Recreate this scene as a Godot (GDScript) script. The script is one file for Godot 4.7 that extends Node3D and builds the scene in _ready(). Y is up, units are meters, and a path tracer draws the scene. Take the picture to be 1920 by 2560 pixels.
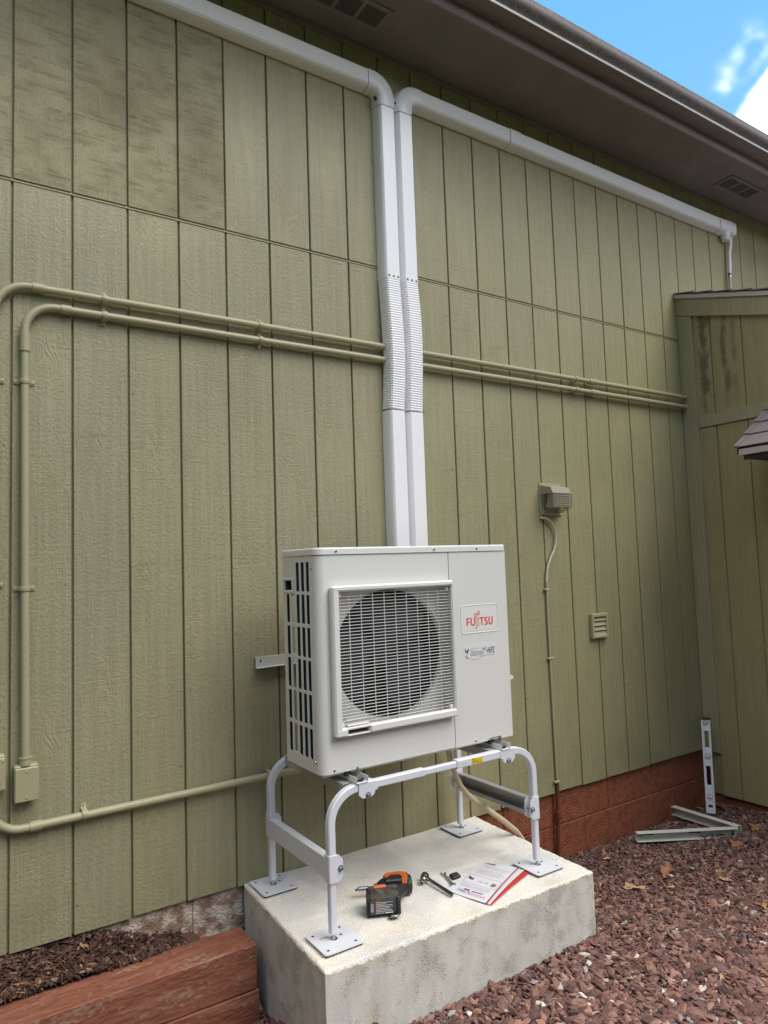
extends Node3D

var M := {}
var taken := {}
var rng := RandomNumberGenerator.new()

class MB:
	var v := PackedVector3Array()
	var n := PackedVector3Array()
	var uv := PackedVector2Array()
	var uv2 := PackedVector2Array()
	var c := PackedColorArray()
	var use_c := false
	var col := Color.WHITE
	var t := Transform3D.IDENTITY
	var us := 1.0
	var uo := Vector2.ZERO
	var wallmap := 0
	func put(p: Vector3, nn: Vector3, q = null) -> void:
		var w := t * p
		v.append(w)
		n.append((t.basis * nn).normalized())
		if q != null:
			uv.append(q)
		else:
			var a := nn.abs()
			if a.x > a.y and a.x > a.z:
				uv.append(Vector2(p.z, -p.y) * us + uo)
			elif a.y > a.z:
				uv.append(Vector2(p.x, p.z) * us + uo)
			else:
				uv.append(Vector2(p.x, -p.y) * us + uo)
		if wallmap == 1:
			uv2.append(Vector2((w.x + 0.6) / 6.4, (3.9 - w.y) / 4.0))
		elif wallmap == 2:
			uv2.append(Vector2(w.z / 2.6, (3.1 - w.y) / 3.5))
		if use_c:
			c.append(col)
	func tri(a: Vector3, b: Vector3, d: Vector3, na: Vector3, nb = null, nd = null, qa = null, qb = null, qd = null) -> void:
		var n2: Vector3 = na if nb == null else nb
		var n3: Vector3 = na if nd == null else nd
		if (b - a).cross(d - a).dot(na + n2 + n3) > 0.0:
			put(a, na, qa); put(d, n3, qd); put(b, n2, qb)
		else:
			put(a, na, qa); put(b, n2, qb); put(d, n3, qd)
	func quad(a: Vector3, b: Vector3, d: Vector3, e: Vector3, nn = null) -> void:
		var m: Vector3 = (d - a).cross(e - b).normalized() if nn == null else nn
		tri(a, b, d, m)
		tri(a, d, e, m)
	func quaduv(a: Vector3, b: Vector3, d: Vector3, e: Vector3, m: Vector3) -> void:   # a top left, b top right, d bottom right, e bottom left
		tri(a, b, d, m, m, m, Vector2(0, 0), Vector2(1, 0), Vector2(1, 1))
		tri(a, d, e, m, m, m, Vector2(0, 0), Vector2(1, 1), Vector2(0, 1))
	func box(lo: Vector3, hi: Vector3, b := 0.0) -> void:
		if b <= 0.0:
			for ax in 3:
				var j := (ax + 1) % 3
				var k := (ax + 2) % 3
				for s in 2:
					var p := [Vector3(), Vector3(), Vector3(), Vector3()]
					var ji := [lo[j], hi[j], hi[j], lo[j]]
					var ki := [lo[k], lo[k], hi[k], hi[k]]
					var nn := Vector3(); nn[ax] = 1.0 if s else -1.0
					for i in 4:
						var q := Vector3(); q[ax] = hi[ax] if s else lo[ax]; q[j] = ji[i]; q[k] = ki[i]
						p[i] = q
					quad(p[0], p[1], p[2], p[3], nn)
			return
		for ax in 3:
			var j := (ax + 1) % 3
			var k := (ax + 2) % 3
			for s in 2:
				var p := []
				var ji := [lo[j] + b, hi[j] - b, hi[j] - b, lo[j] + b]
				var ki := [lo[k] + b, lo[k] + b, hi[k] - b, hi[k] - b]
				var nn := Vector3(); nn[ax] = 1.0 if s else -1.0
				for i in 4:
					var q := Vector3(); q[ax] = hi[ax] if s else lo[ax]; q[j] = ji[i]; q[k] = ki[i]
					p.append(q)
				quad(p[0], p[1], p[2], p[3], nn)
			for sj in 2:
				for sk in 2:
					var ej: float = hi[j] if sj else lo[j]
					var ek: float = hi[k] if sk else lo[k]
					var ij: float = hi[j] - b if sj else lo[j] + b
					var ik: float = hi[k] - b if sk else lo[k] + b
					var nn := Vector3(); nn[j] = 0.7071 if sj else -0.7071; nn[k] = 0.7071 if sk else -0.7071
					var a0 := Vector3(); a0[ax] = lo[ax] + b; a0[j] = ej; a0[k] = ik
					var a1 := a0; a1[ax] = hi[ax] - b
					var b0 := Vector3(); b0[ax] = lo[ax] + b; b0[j] = ij; b0[k] = ek
					var b1 := b0; b1[ax] = hi[ax] - b
					quad(a0, a1, b1, b0, nn)
		for i in 8:
			var e := Vector3(hi.x if i & 1 else lo.x, hi.y if i & 2 else lo.y, hi.z if i & 4 else lo.z)
			var d := Vector3(-b if i & 1 else b, -b if i & 2 else b, -b if i & 4 else b)
			tri(e + Vector3(0, d.y, d.z), e + Vector3(d.x, 0, d.z), e + Vector3(d.x, d.y, 0), -d.normalized())
	func prism(poly: PackedVector2Array, o: Vector3, ex: Vector3, ey: Vector3, ez: Vector3, back := true) -> void:
		var idx := Geometry2D.triangulate_polygon(poly)
		var nz := ez.normalized()
		for i in range(0, idx.size(), 3):
			var a := o + ex * poly[idx[i]].x + ey * poly[idx[i]].y
			var b := o + ex * poly[idx[i + 1]].x + ey * poly[idx[i + 1]].y
			var d := o + ex * poly[idx[i + 2]].x + ey * poly[idx[i + 2]].y
			tri(a + ez, b + ez, d + ez, nz)
			if back:
				tri(a, b, d, -nz)
		var ar := 0.0
		for i in poly.size():
			ar += poly[i].cross(poly[(i + 1) % poly.size()])
		for i in poly.size():
			var p := poly[i]
			var q := poly[(i + 1) % poly.size()]
			var e := (q - p).normalized() * signf(ar)
			var nn := (ex.normalized() * e.y - ey.normalized() * e.x)
			var a := o + ex * p.x + ey * p.y
			var b := o + ex * q.x + ey * q.y
			quad(a, b, b + ez, a + ez, nn)
	func sweep(path: Array, prof: PackedVector2Array, up: Vector3, smooth := false, caps := true, scales = null) -> void:
		var m := prof.size()
		var cen := Vector2.ZERO
		for p in prof: cen += p / m
		var segn := []
		var ar := 0.0
		for i in m: ar += prof[i].cross(prof[(i + 1) % m])
		for i in m:
			var e := (prof[(i + 1) % m] - prof[i]).normalized() * signf(ar)
			segn.append(Vector2(e.y, -e.x))
		var vn := []
		for i in m: vn.append((segn[i] + segn[(i + m - 1) % m]).normalized())
		var rings := []
		var fr := []
		var L := 0.0
		var ls := []
		var total := PackedFloat32Array([0.0])
		for i in m: total.append(total[i] + prof[i].distance_to(prof[(i + 1) % m]))
		for i in path.size():
			var tg: Vector3
			if i == 0: tg = path[1] - path[0]
			elif i == path.size() - 1: tg = path[i] - path[i - 1]
			else: tg = (path[i] - path[i - 1]).normalized() + (path[i + 1] - path[i]).normalized()
			tg = tg.normalized()
			var side := tg.cross(up).normalized()
			var u2 := side.cross(tg).normalized()
			var sc = Vector2.ONE if scales == null else scales[i]
			var ring := []
			for p in prof: ring.append(path[i] + side * (p.x * sc.x) + u2 * (p.y * sc.y))
			rings.append(ring)
			fr.append([side, u2, tg])
			if i: L += path[i].distance_to(path[i - 1])
			ls.append(L)
		for i in path.size() - 1:
			for k in m:
				var k2 := (k + 1) % m
				var na2: Vector2 = vn[k] if smooth else segn[k]
				var nb2: Vector2 = vn[k2] if smooth else segn[k]
				var n00: Vector3 = fr[i][0] * na2.x + fr[i][1] * na2.y
				var n01: Vector3 = fr[i][0] * nb2.x + fr[i][1] * nb2.y
				var n10: Vector3 = fr[i + 1][0] * na2.x + fr[i + 1][1] * na2.y
				var n11: Vector3 = fr[i + 1][0] * nb2.x + fr[i + 1][1] * nb2.y
				if scales != null and not smooth:
					var f: Vector3 = (rings[i + 1][k2] - rings[i][k]).cross(rings[i + 1][k] - rings[i][k2]).normalized()
					if f.dot(n00) < 0: f = -f
					n00 = f; n01 = f; n10 = f; n11 = f
				var q00 := Vector2(total[k], ls[i]) * us + uo
				var q01 := Vector2(total[k + 1], ls[i]) * us + uo
				var q10 := Vector2(total[k], ls[i + 1]) * us + uo
				var q11 := Vector2(total[k + 1], ls[i + 1]) * us + uo
				tri(rings[i][k], rings[i][k2], rings[i + 1][k2], n00, n01, n11, q00, q01, q11)
				tri(rings[i][k], rings[i + 1][k2], rings[i + 1][k], n00, n11, n10, q00, q11, q10)
		if caps:
			var idx := Geometry2D.triangulate_polygon(prof)
			for i in range(0, idx.size(), 3):
				tri(rings[0][idx[i]], rings[0][idx[i + 1]], rings[0][idx[i + 2]], -fr[0][2])
				var e := rings.size() - 1
				tri(rings[e][idx[i]], rings[e][idx[i + 1]], rings[e][idx[i + 2]], fr[e][2])
	func tube(path: Array, r: float, sides := 14, up := Vector3(0.137, 0.21, 0.97), caps := true) -> void:
		var p := PackedVector2Array()
		for i in sides: p.append(Vector2(cos(TAU * i / sides), sin(TAU * i / sides)) * r)
		sweep(path, p, up, true, caps)
	func lathe(o: Vector3, ax: Vector3, pts: Array, sides := 16, smooth := false) -> void:
		ax = ax.normalized()
		var s := ax.cross(Vector3(0.31, 0.87, 0.39) if absf(ax.y) < 0.8 else Vector3(0.9, 0.1, 0.42)).normalized()
		var u := ax.cross(s)
		for i in pts.size() - 1:
			var a: Vector2 = pts[i]
			var b: Vector2 = pts[i + 1]
			var d := (b - a).normalized()
			var nr := Vector2(d.y, -d.x)
			for k in sides:
				var c0 := s * cos(TAU * k / sides) + u * sin(TAU * k / sides)
				var c1 := s * cos(TAU * (k + 1) / sides) + u * sin(TAU * (k + 1) / sides)
				var m0 := c0 * nr.x + ax * nr.y
				var m1 := c1 * nr.x + ax * nr.y
				if not smooth:
					m0 = (m0 + m1).normalized(); m1 = m0
				var p00 := o + c0 * a.x + ax * a.y
				var p01 := o + c1 * a.x + ax * a.y
				var p10 := o + c0 * b.x + ax * b.y
				var p11 := o + c1 * b.x + ax * b.y
				if a.x < 1e-6:
					tri(p00, p11, p10, m0, m1, m0)
				elif b.x < 1e-6:
					tri(p00, p01, p10, m0, m1, m0)
				else:
					tri(p00, p01, p11, m0, m1, m1)
					tri(p00, p11, p10, m0, m1, m0)

func mb() -> MB:
	return MB.new()

func numbered(s: String, under: Node) -> String:
	var key := str(under.get_instance_id()) + s
	if not taken.has(key):
		taken[key] = 0
		return s
	taken[key] += 1
	return "%s_%03d" % [s, taken[key]]

func finish(b: MB, off: Vector3, material: Material) -> ArrayMesh:
	var a := []
	a.resize(Mesh.ARRAY_MAX)
	var vv := b.v
	if off != Vector3.ZERO:
		for i in vv.size(): vv[i] -= off
	a[Mesh.ARRAY_VERTEX] = vv
	a[Mesh.ARRAY_NORMAL] = b.n
	a[Mesh.ARRAY_TEX_UV] = b.uv
	if b.uv2.size(): a[Mesh.ARRAY_TEX_UV2] = b.uv2
	if b.c.size(): a[Mesh.ARRAY_COLOR] = b.c
	var m := ArrayMesh.new()
	m.add_surface_from_arrays(Mesh.PRIMITIVE_TRIANGLES, a)
	m.surface_set_material(0, material)
	return m

func gpos(o: Node3D) -> Vector3:
	var p := Vector3.ZERO
	var x: Node = o
	while x != null and x != self:
		p += (x as Node3D).position
		x = x.get_parent()
	return p

func part(called: String, b: MB, material: Material, under: Node3D) -> MeshInstance3D:   # b holds world coordinates
	var o := MeshInstance3D.new()
	o.name = numbered(called, under)
	o.mesh = finish(b, gpos(under), material)
	under.add_child(o, true)
	return o

func thing(called: String, label: String, category: String, at: Vector3, group := "") -> Node3D:
	var o := Node3D.new()
	o.name = numbered(called, self)
	add_child(o, true)
	o.position = at
	tag(o, label, category, group)
	return o

func single(called: String, b: MB, material: Material, label: String, category: String, at: Vector3, group := "") -> MeshInstance3D:
	var o := MeshInstance3D.new()
	o.name = numbered(called, self)
	o.mesh = finish(b, at, material)
	add_child(o, true)
	o.position = at
	tag(o, label, category, group)
	return o

func tag(o: Node, label: String, category: String, group := "", kind := "") -> void:
	o.set_meta("label", label)
	if category: o.set_meta("category", category)
	if group: o.set_meta("group", group)
	if kind: o.set_meta("kind", kind)

func mat(lin: Color, rough := 0.6, metal := 0.0) -> StandardMaterial3D:
	var m := StandardMaterial3D.new()
	m.albedo_color = Color(lin.r, lin.g, lin.b).linear_to_srgb()
	m.roughness = rough
	m.metallic = metal
	return m

func nimg(seed_: int, freq: float, w: int, h: int, oct := 4, type := FastNoiseLite.TYPE_SIMPLEX_SMOOTH) -> Image:
	var f := FastNoiseLite.new()
	f.seed = seed_
	f.noise_type = type
	f.frequency = freq
	f.fractal_octaves = oct
	if type == FastNoiseLite.TYPE_CELLULAR: f.fractal_type = FastNoiseLite.FRACTAL_NONE
	var im := f.get_seamless_image(w, h)
	im.convert(Image.FORMAT_L8)
	return im

func nbytes(seed_: int, freq: float, w: int, h: int, W: int, H: int, oct := 4) -> PackedByteArray:
	var im := nimg(seed_, freq, w, h, oct)
	if w != W or h != H: im.resize(W, H, Image.INTERPOLATE_CUBIC)
	return im.get_data()

func ramp(seed_: int, freq: float, size: int, oct: int, stops: Array, type := FastNoiseLite.TYPE_SIMPLEX_SMOOTH) -> ImageTexture:
	var src := nimg(seed_, freq, size, size, oct, type).get_data()
	var lut := []
	for i in 256:
		var x := i / 255.0
		var cc: Color = stops[0][1]
		for k in stops.size() - 1:
			if x >= stops[k][0]:
				var f := clampf((x - stops[k][0]) / (stops[k + 1][0] - stops[k][0]), 0, 1)
				cc = (stops[k][1] as Color).lerp(stops[k + 1][1], f)
		cc = cc.linear_to_srgb()
		lut.append([int(cc.r * 255), int(cc.g * 255), int(cc.b * 255)])
	var out := PackedByteArray()
	out.resize(size * size * 3)
	for i in size * size:
		var l: Array = lut[src[i]]
		out[i * 3] = l[0]; out[i * 3 + 1] = l[1]; out[i * 3 + 2] = l[2]
	return ImageTexture.create_from_image(Image.create_from_data(size, size, false, Image.FORMAT_RGB8, out))

func grey(im: Image) -> ImageTexture:
	return ImageTexture.create_from_image(im)

func sstep(a: float, b: float, x: float) -> float:
	var t := clampf((x - a) / (b - a), 0, 1)
	return t * t * (3 - 2 * t)

func lit(im: Image, x: int, y: int, c: Color) -> void:
	if x >= 0 and y >= 0 and x < im.get_width() and y < im.get_height(): im.set_pixel(x, y, c)

# ---------------------------------------------------------------- textures
func wall_textures() -> void:
	var S := 1024
	var vst := nbytes(3, 0.05, S, 48, S, S, 3)        # streaks along the boards
	var saw := nbytes(5, 0.22, 20, S, S, S, 3)        # saw marks across them
	var saw2 := nbytes(6, 0.06, 40, S, S, S, 2)
	var lo := nbytes(7, 0.006, S, S, S, S, 3)
	var gr := nbytes(8, 0.006, S, 128, S, S, 3)
	var fine := nbytes(9, 0.09, S, S, S, S, 3)
	var col := PackedByteArray(); col.resize(S * S * 3)
	var hgt := PackedByteArray(); hgt.resize(S * S)
	var worn := PackedByteArray(); worn.resize(S * S * 3)
	var line := nbytes(10, 0.42, 7, S, S, S, 2)
	var cut := nbytes(11, 0.02, S / 2, S, S, S, 4)
	for i in S * S:
		var dk := clampf((line[i] - 152) / 26.0, 0, 1) * clampf((cut[i] + (vst[i] - 128) * 0.6 - 85) / 80.0, 0, 1)
		var sp := clampf((cut[i] - 135 + (fine[i] - 128) * 0.5) / 110.0, 0, 1) * 0.20
		var wv := clampf(0.985 + (fine[i] - 128) / 255.0 * 0.12 + (vst[i] - 128) / 255.0 * 0.05, 0, 1)
		var wd := clampf(dk * 0.52 + sp, 0, 1)
		worn[i * 3] = int(lerpf(wv, 0.56, wd) * 255); worn[i * 3 + 1] = int(lerpf(wv, 0.52, wd) * 255); worn[i * 3 + 2] = int(lerpf(wv, 0.46, wd) * 255)
		var m := lo[i] / 255.0
		var g := sin(gr[i] * 0.42) * 0.5 + 0.5
		var h := 0.5 + (vst[i] - 128) / 255.0 * (0.75 - 0.4 * m) + (saw[i] - 128) / 255.0 * (0.05 + 0.45 * m * m) + (g - 0.5) * maxf(0.0, m - 0.52) * 1.2 + (fine[i] - 128) / 255.0 * 0.55
		h = clampf(h, 0.0, 1.0)
		hgt[i] = int(h * 255)
		var d := clampf(0.965 + (h - 0.5) * 0.13 + (saw2[i] - 128) / 255.0 * 0.03, 0.0, 1.0)
		var w := (m - 0.5) * 0.018
		col[i * 3] = int(clampf(d + w, 0, 1) * 255)
		col[i * 3 + 1] = int(clampf(d, 0, 1) * 255)
		col[i * 3 + 2] = int(clampf(d - w, 0, 1) * 255)
	M.wood_col = ImageTexture.create_from_image(Image.create_from_data(S, S, false, Image.FORMAT_RGB8, col))
	M.worn_col = ImageTexture.create_from_image(Image.create_from_data(S, S, false, Image.FORMAT_RGB8, worn))
	M.wood_h = ImageTexture.create_from_image(Image.create_from_data(S, S, false, Image.FORMAT_L8, hgt))
	# weathering over the whole wall: mildew, worn pale paint, as patches with shapes of their own
	var W := 1280
	var H := 800
	var mold := nbytes(21, 0.012, W, H, W, H, 5)
	var hs := nbytes(22, 0.38, 26, H, W, H, 2)
	var big := nbytes(23, 0.004, W, H, W, H, 3)
	var vs := nbytes(24, 0.08, W, 60, W, H, 2)
	var st := PackedByteArray(); st.resize(W * H * 3)
	for j in H:
		var y := 3.9 - 4.0 * (j + 0.5) / H
		for i in W:
			var x := -0.6 + 6.4 * (i + 0.5) / W
			var k := j * W + i
			var t := 0.885 + (big[k] - 128) / 255.0 * 0.06
			var r := t
			var g := t
			var b := t
			if y > 2.70 and x < 2.0:
				var in_x := 1.0 - sstep(0.80, 0.86, x)
				var ny := exp(-pow((y - 3.02) / 0.28, 2)) + 0.35 * exp(-pow((y - 3.4) / 0.3, 2))
				var bx := 0.45 + 0.9 * exp(-pow((x - 0.55) / 0.32, 2)) + 0.3 * exp(-pow((x - 0.1) / 0.2, 2))
				var q := clampf((mold[k] - 60) / 190.0, 0, 1) * ny * bx * in_x
				var s := clampf((hs[k] - 140) / 60.0, 0, 1) * in_x * clampf(ny + 0.25, 0, 1)
				q = clampf(q * 0.75, 0, 1)
				r = lerpf(r, 0.68, q * 0.8); g = lerpf(g, 0.63, q * 0.8); b = lerpf(b, 0.57, q * 0.75)
				# pale worn paint
				var p := exp(-pow((x - 0.91) / 0.10, 2)) * exp(-pow((y - 3.12) / 0.22, 2)) + 0.95 * exp(-pow((x - 1.32) / 0.10, 2)) * exp(-pow((y - 3.16) / 0.20, 2)) + 0.5 * in_x * exp(-pow((x - 0.1) / 0.5, 2)) * exp(-pow((y - 2.9) / 0.3, 2)) * (1.0 - q)
				p = clampf(p * (0.35 + (mold[(k * 7) % (W * H)] + vs[k]) / 255.0 * 0.5), 0, 0.8)
				r = lerpf(r, 1.0, p); g = lerpf(g, 1.0, p); b = lerpf(b, 1.0, p)
			elif y > 2.45 and x < 0.95:
				var p2 := sstep(2.45, 2.68, y) * (1.0 - sstep(0.6, 0.95, x)) * (0.2 + mold[k] / 255.0 * 0.5)
				r = lerpf(r, 1.0, p2); g = lerpf(g, 1.0, p2); b = lerpf(b, 1.0, p2)
			# the paint is a little yellower towards the corner
			var yel := sstep(1.2, 3.2, x)
			b *= 1.0 - 0.05 * yel
			if y < 0.35:
				var dirt := (1.0 - sstep(0.0, 0.35, y)) * clampf((mold[k] - 120) / 100.0, 0, 1) * 0.25
				r = lerpf(r, 0.6, dirt); g = lerpf(g, 0.55, dirt); b = lerpf(b, 0.5, dirt)
			st[k * 3] = int(clampf(r, 0, 1) * 255); st[k * 3 + 1] = int(clampf(g, 0, 1) * 255); st[k * 3 + 2] = int(clampf(b, 0, 1) * 255)
	M.wall_stain = ImageTexture.create_from_image(Image.create_from_data(W, H, false, Image.FORMAT_RGB8, st))
	# mildew runs on the annex panel
	var A := 640
	var a1 := nbytes(31, 0.06, A, 60, A, A, 3)
	var a2 := nbytes(32, 0.05, A, A, A, A, 4)
	var an := PackedByteArray(); an.resize(A * A * 3)
	for j in A:
		var y := 3.1 - 3.5 * (j + 0.5) / A
		for i in A:
			var z := 2.6 * (i + 0.5) / A
			var k := j * A + i
			var lines := exp(-pow((z - 0.155 - 0.03 * (2.85 - y)) / 0.028, 2)) + 0.7 * exp(-pow((z - 0.315 - 0.01 * sin(y * 14)) / 0.022, 2)) + 0.45 * exp(-pow((z - 0.375) / 0.018, 2)) + 0.6 * exp(-pow((z - 0.20) / 0.03, 2))
			var s := clampf((a1[k] * 0.5 + a2[k] * 0.6 - 100) / 90.0, 0, 1) * lines * sstep(2.16, 2.3, y) * (1.0 - sstep(2.84, 2.87, y))
			var t := 0.97
			an[k * 3] = int(lerpf(t, 0.30, clampf(s * 0.7, 0, 0.42)) * 255); an[k * 3 + 1] = int(lerpf(t, 0.28, clampf(s * 0.7, 0, 0.42)) * 255); an[k * 3 + 2] = int(lerpf(t * 0.93, 0.26, clampf(s * 0.7, 0, 0.42)) * 255)
	M.annex_stain = ImageTexture.create_from_image(Image.create_from_data(A, A, false, Image.FORMAT_RGB8, an))

func concrete_textures() -> void:
	var W := 1024
	var H := 640
	var lo := nbytes(41, 0.008, W, H, W, H, 4)
	var lo2 := nbytes(42, 0.004, W, H, W, H, 4)
	var fi := nbytes(43, 0.16, W, H, W, H, 2)
	var f2 := nbytes(44, 0.35, W, H, W, H, 1)
	var px := PackedByteArray(); px.resize(W * H * 3)
	var hh := PackedByteArray(); hh.resize(W * H)
	for j in H:
		var v := (j + 0.5) / H            # 0 at the wall, 1 at the front
		for i in W:
			var u := (i + 0.5) / W
			var k := j * W + i
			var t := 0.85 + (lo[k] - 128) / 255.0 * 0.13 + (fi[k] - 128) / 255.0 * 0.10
			var pit := clampf((f2[k] - 168 - (lo2[k] - 128) * 0.25) / 22.0, 0, 1) * 0.8
			t *= 1.0 - pit * 0.72
			var warm := clampf((lo2[k] - 105) / 90.0, 0, 1)
			var tan_ := warm * 0.35
			tan_ += sstep(0.78, 0.97, v) * clampf((lo[k] - 80) / 100.0, 0, 1) * 0.85
			tan_ += (1.0 - sstep(0.0, 0.12, u)) * clampf((lo[k] - 80) / 100.0, 0, 1) * 0.6
			tan_ += 1.0 * exp(-pow((u - 0.30) / 0.06, 2) - pow((v - 0.47) / 0.07, 2)) * clampf((lo[k] - 60) / 100.0, 0, 1)
			tan_ += 0.7 * exp(-pow((u - 0.27) / 0.09, 2) - pow((v - 0.82) / 0.10, 2))
			tan_ = clampf(tan_, 0, 1)
			var cc := Color(t, t * 0.965, t * 0.895).lerp(Color(t * 0.84, t * 0.63, t * 0.40), tan_ * 0.36).linear_to_srgb()
			px[k * 3] = int(clampf(cc.r, 0, 1) * 255); px[k * 3 + 1] = int(clampf(cc.g, 0, 1) * 255); px[k * 3 + 2] = int(clampf(cc.b, 0, 1) * 255)
			hh[k] = int(clampf(128 + (fi[k] - 128) * 0.5 - pit * 110, 0, 255))
	M.pad_top_t = ImageTexture.create_from_image(Image.create_from_data(W, H, false, Image.FORMAT_RGB8, px))
	M.pad_top_h = ImageTexture.create_from_image(Image.create_from_data(W, H, false, Image.FORMAT_L8, hh))
	H = 320
	lo = nbytes(51, 0.007, W, H, W, H, 5)
	lo2 = nbytes(52, 0.012, W, H, W, H, 4)
	fi = nbytes(53, 0.12, W, H, W, H, 3)
	f2 = nbytes(54, 0.22, W, H, W, H, 1)
	var di := nbytes(55, 0.03, W / 2, 64, W, H, 4)
	px.resize(W * H * 3)
	hh.resize(W * H)
	for j in H:
		var v := (j + 0.5) / H
		for i in W:
			var u := (i + 0.5) / W
			var k := j * W + i
			var kk := clampi(j + int(i * 0.35), 0, 1 << 20) % H * W + i
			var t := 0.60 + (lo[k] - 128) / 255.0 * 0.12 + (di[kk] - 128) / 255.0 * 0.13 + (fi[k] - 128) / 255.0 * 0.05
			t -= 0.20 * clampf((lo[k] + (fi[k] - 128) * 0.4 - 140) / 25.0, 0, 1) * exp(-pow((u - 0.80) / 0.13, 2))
			var pit := clampf((f2[k] - 205 + (lo2[k] - 140) * 0.95) / 22.0, 0, 1)
			t *= 1.0 - pit * 0.45
			var tan_ := clampf((lo2[k] - 130) / 100.0, 0, 1) * 0.5 + (1.0 - sstep(0.0, 0.10, v)) * 0.8
			tan_ += 0.9 * exp(-pow((u - 0.13) / 0.03, 2) - pow((v - 0.42) / 0.14, 2))
			var cc := Color(t, t * 0.96, t * 0.88).lerp(Color(t * 1.0, t * 0.84, t * 0.62), clampf(tan_, 0, 1) * 0.5).linear_to_srgb()
			px[k * 3] = int(clampf(cc.r, 0, 1) * 255); px[k * 3 + 1] = int(clampf(cc.g, 0, 1) * 255); px[k * 3 + 2] = int(clampf(cc.b, 0, 1) * 255)
			hh[k] = int(clampf(128 + (lo[k] - 128) * 0.5 + (fi[k] - 128) * 0.35 - pit * 80, 0, 255))
	M.pad_side_t = ImageTexture.create_from_image(Image.create_from_data(W, H, false, Image.FORMAT_RGB8, px))
	M.pad_side_h = ImageTexture.create_from_image(Image.create_from_data(W, H, false, Image.FORMAT_L8, hh))

func timber_texture() -> void:
	var W := 1024
	var H := 256
	var gr := nbytes(61, 0.035, 64, H, W, H, 4)
	var gf := nbytes(62, 0.16, 100, H, W, H, 3)
	var wear := nbytes(63, 0.035, 90, H, W, H, 5)
	var fl := nbytes(64, 0.12, W / 3, H, W, H, 4)
	var px := PackedByteArray(); px.resize(W * H * 3)
	var hh := PackedByteArray(); hh.resize(W * H)
	for k in W * H:
		var g := gr[k] / 255.0
		var w := clampf((wear[k] * 0.8 + fl[k] * 0.75 + gf[k] * 0.5 - 318) / 45.0, 0, 1)
		var red := Color(0.25, 0.085, 0.046).lerp(Color(0.165, 0.054, 0.030), clampf((gf[k] - 90) / 120.0, 0, 1))
		red = red.lerp(Color(0.33, 0.14, 0.092), clampf((g - 0.55) * 2.0, 0, 1))
		var bare := Color(0.44, 0.30, 0.21).lerp(Color(0.30, 0.25, 0.21), g)
		var cc := red.lerp(bare, w * 0.5).linear_to_srgb()
		px[k * 3] = int(cc.r * 255); px[k * 3 + 1] = int(cc.g * 255); px[k * 3 + 2] = int(cc.b * 255)
		hh[k] = int(clampf(150 + (gf[k] - 128) * 0.6 + (fl[k] - 128) * 0.4 - w * 60, 0, 255))
	M.timber_t = ImageTexture.create_from_image(Image.create_from_data(W, H, false, Image.FORMAT_RGB8, px))
	M.timber_h = ImageTexture.create_from_image(Image.create_from_data(W, H, false, Image.FORMAT_L8, hh))

func gutter_texture() -> void:
	var W := 1024
	var H := 128
	var st := nbytes(71, 0.10, W, 24, W, H, 3)
	var bl := nbytes(72, 0.03, W, H, W, H, 4)
	var px := PackedByteArray(); px.resize(W * H * 3)
	for j in H:
		var v := (j + 0.5) / H     # 0 at the rim, 1 at the lip
		for i in W:
			var k := j * W + i
			var band := exp(-pow((v - 0.42) / 0.20, 2))
			var d := 0.12 + 0.17 * clampf(band * 1.2 + (st[k] - 128) / 255.0 * 1.1, 0, 1) + (bl[k] - 128) / 255.0 * 0.05
			var cc := Color(d, d * 0.865, d * 0.845).linear_to_srgb()
			px[k * 3] = int(cc.r * 255); px[k * 3 + 1] = int(cc.g * 255); px[k * 3 + 2] = int(cc.b * 255)
	M.gutter_t = ImageTexture.create_from_image(Image.create_from_data(W, H, false, Image.FORMAT_RGB8, px))

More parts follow.
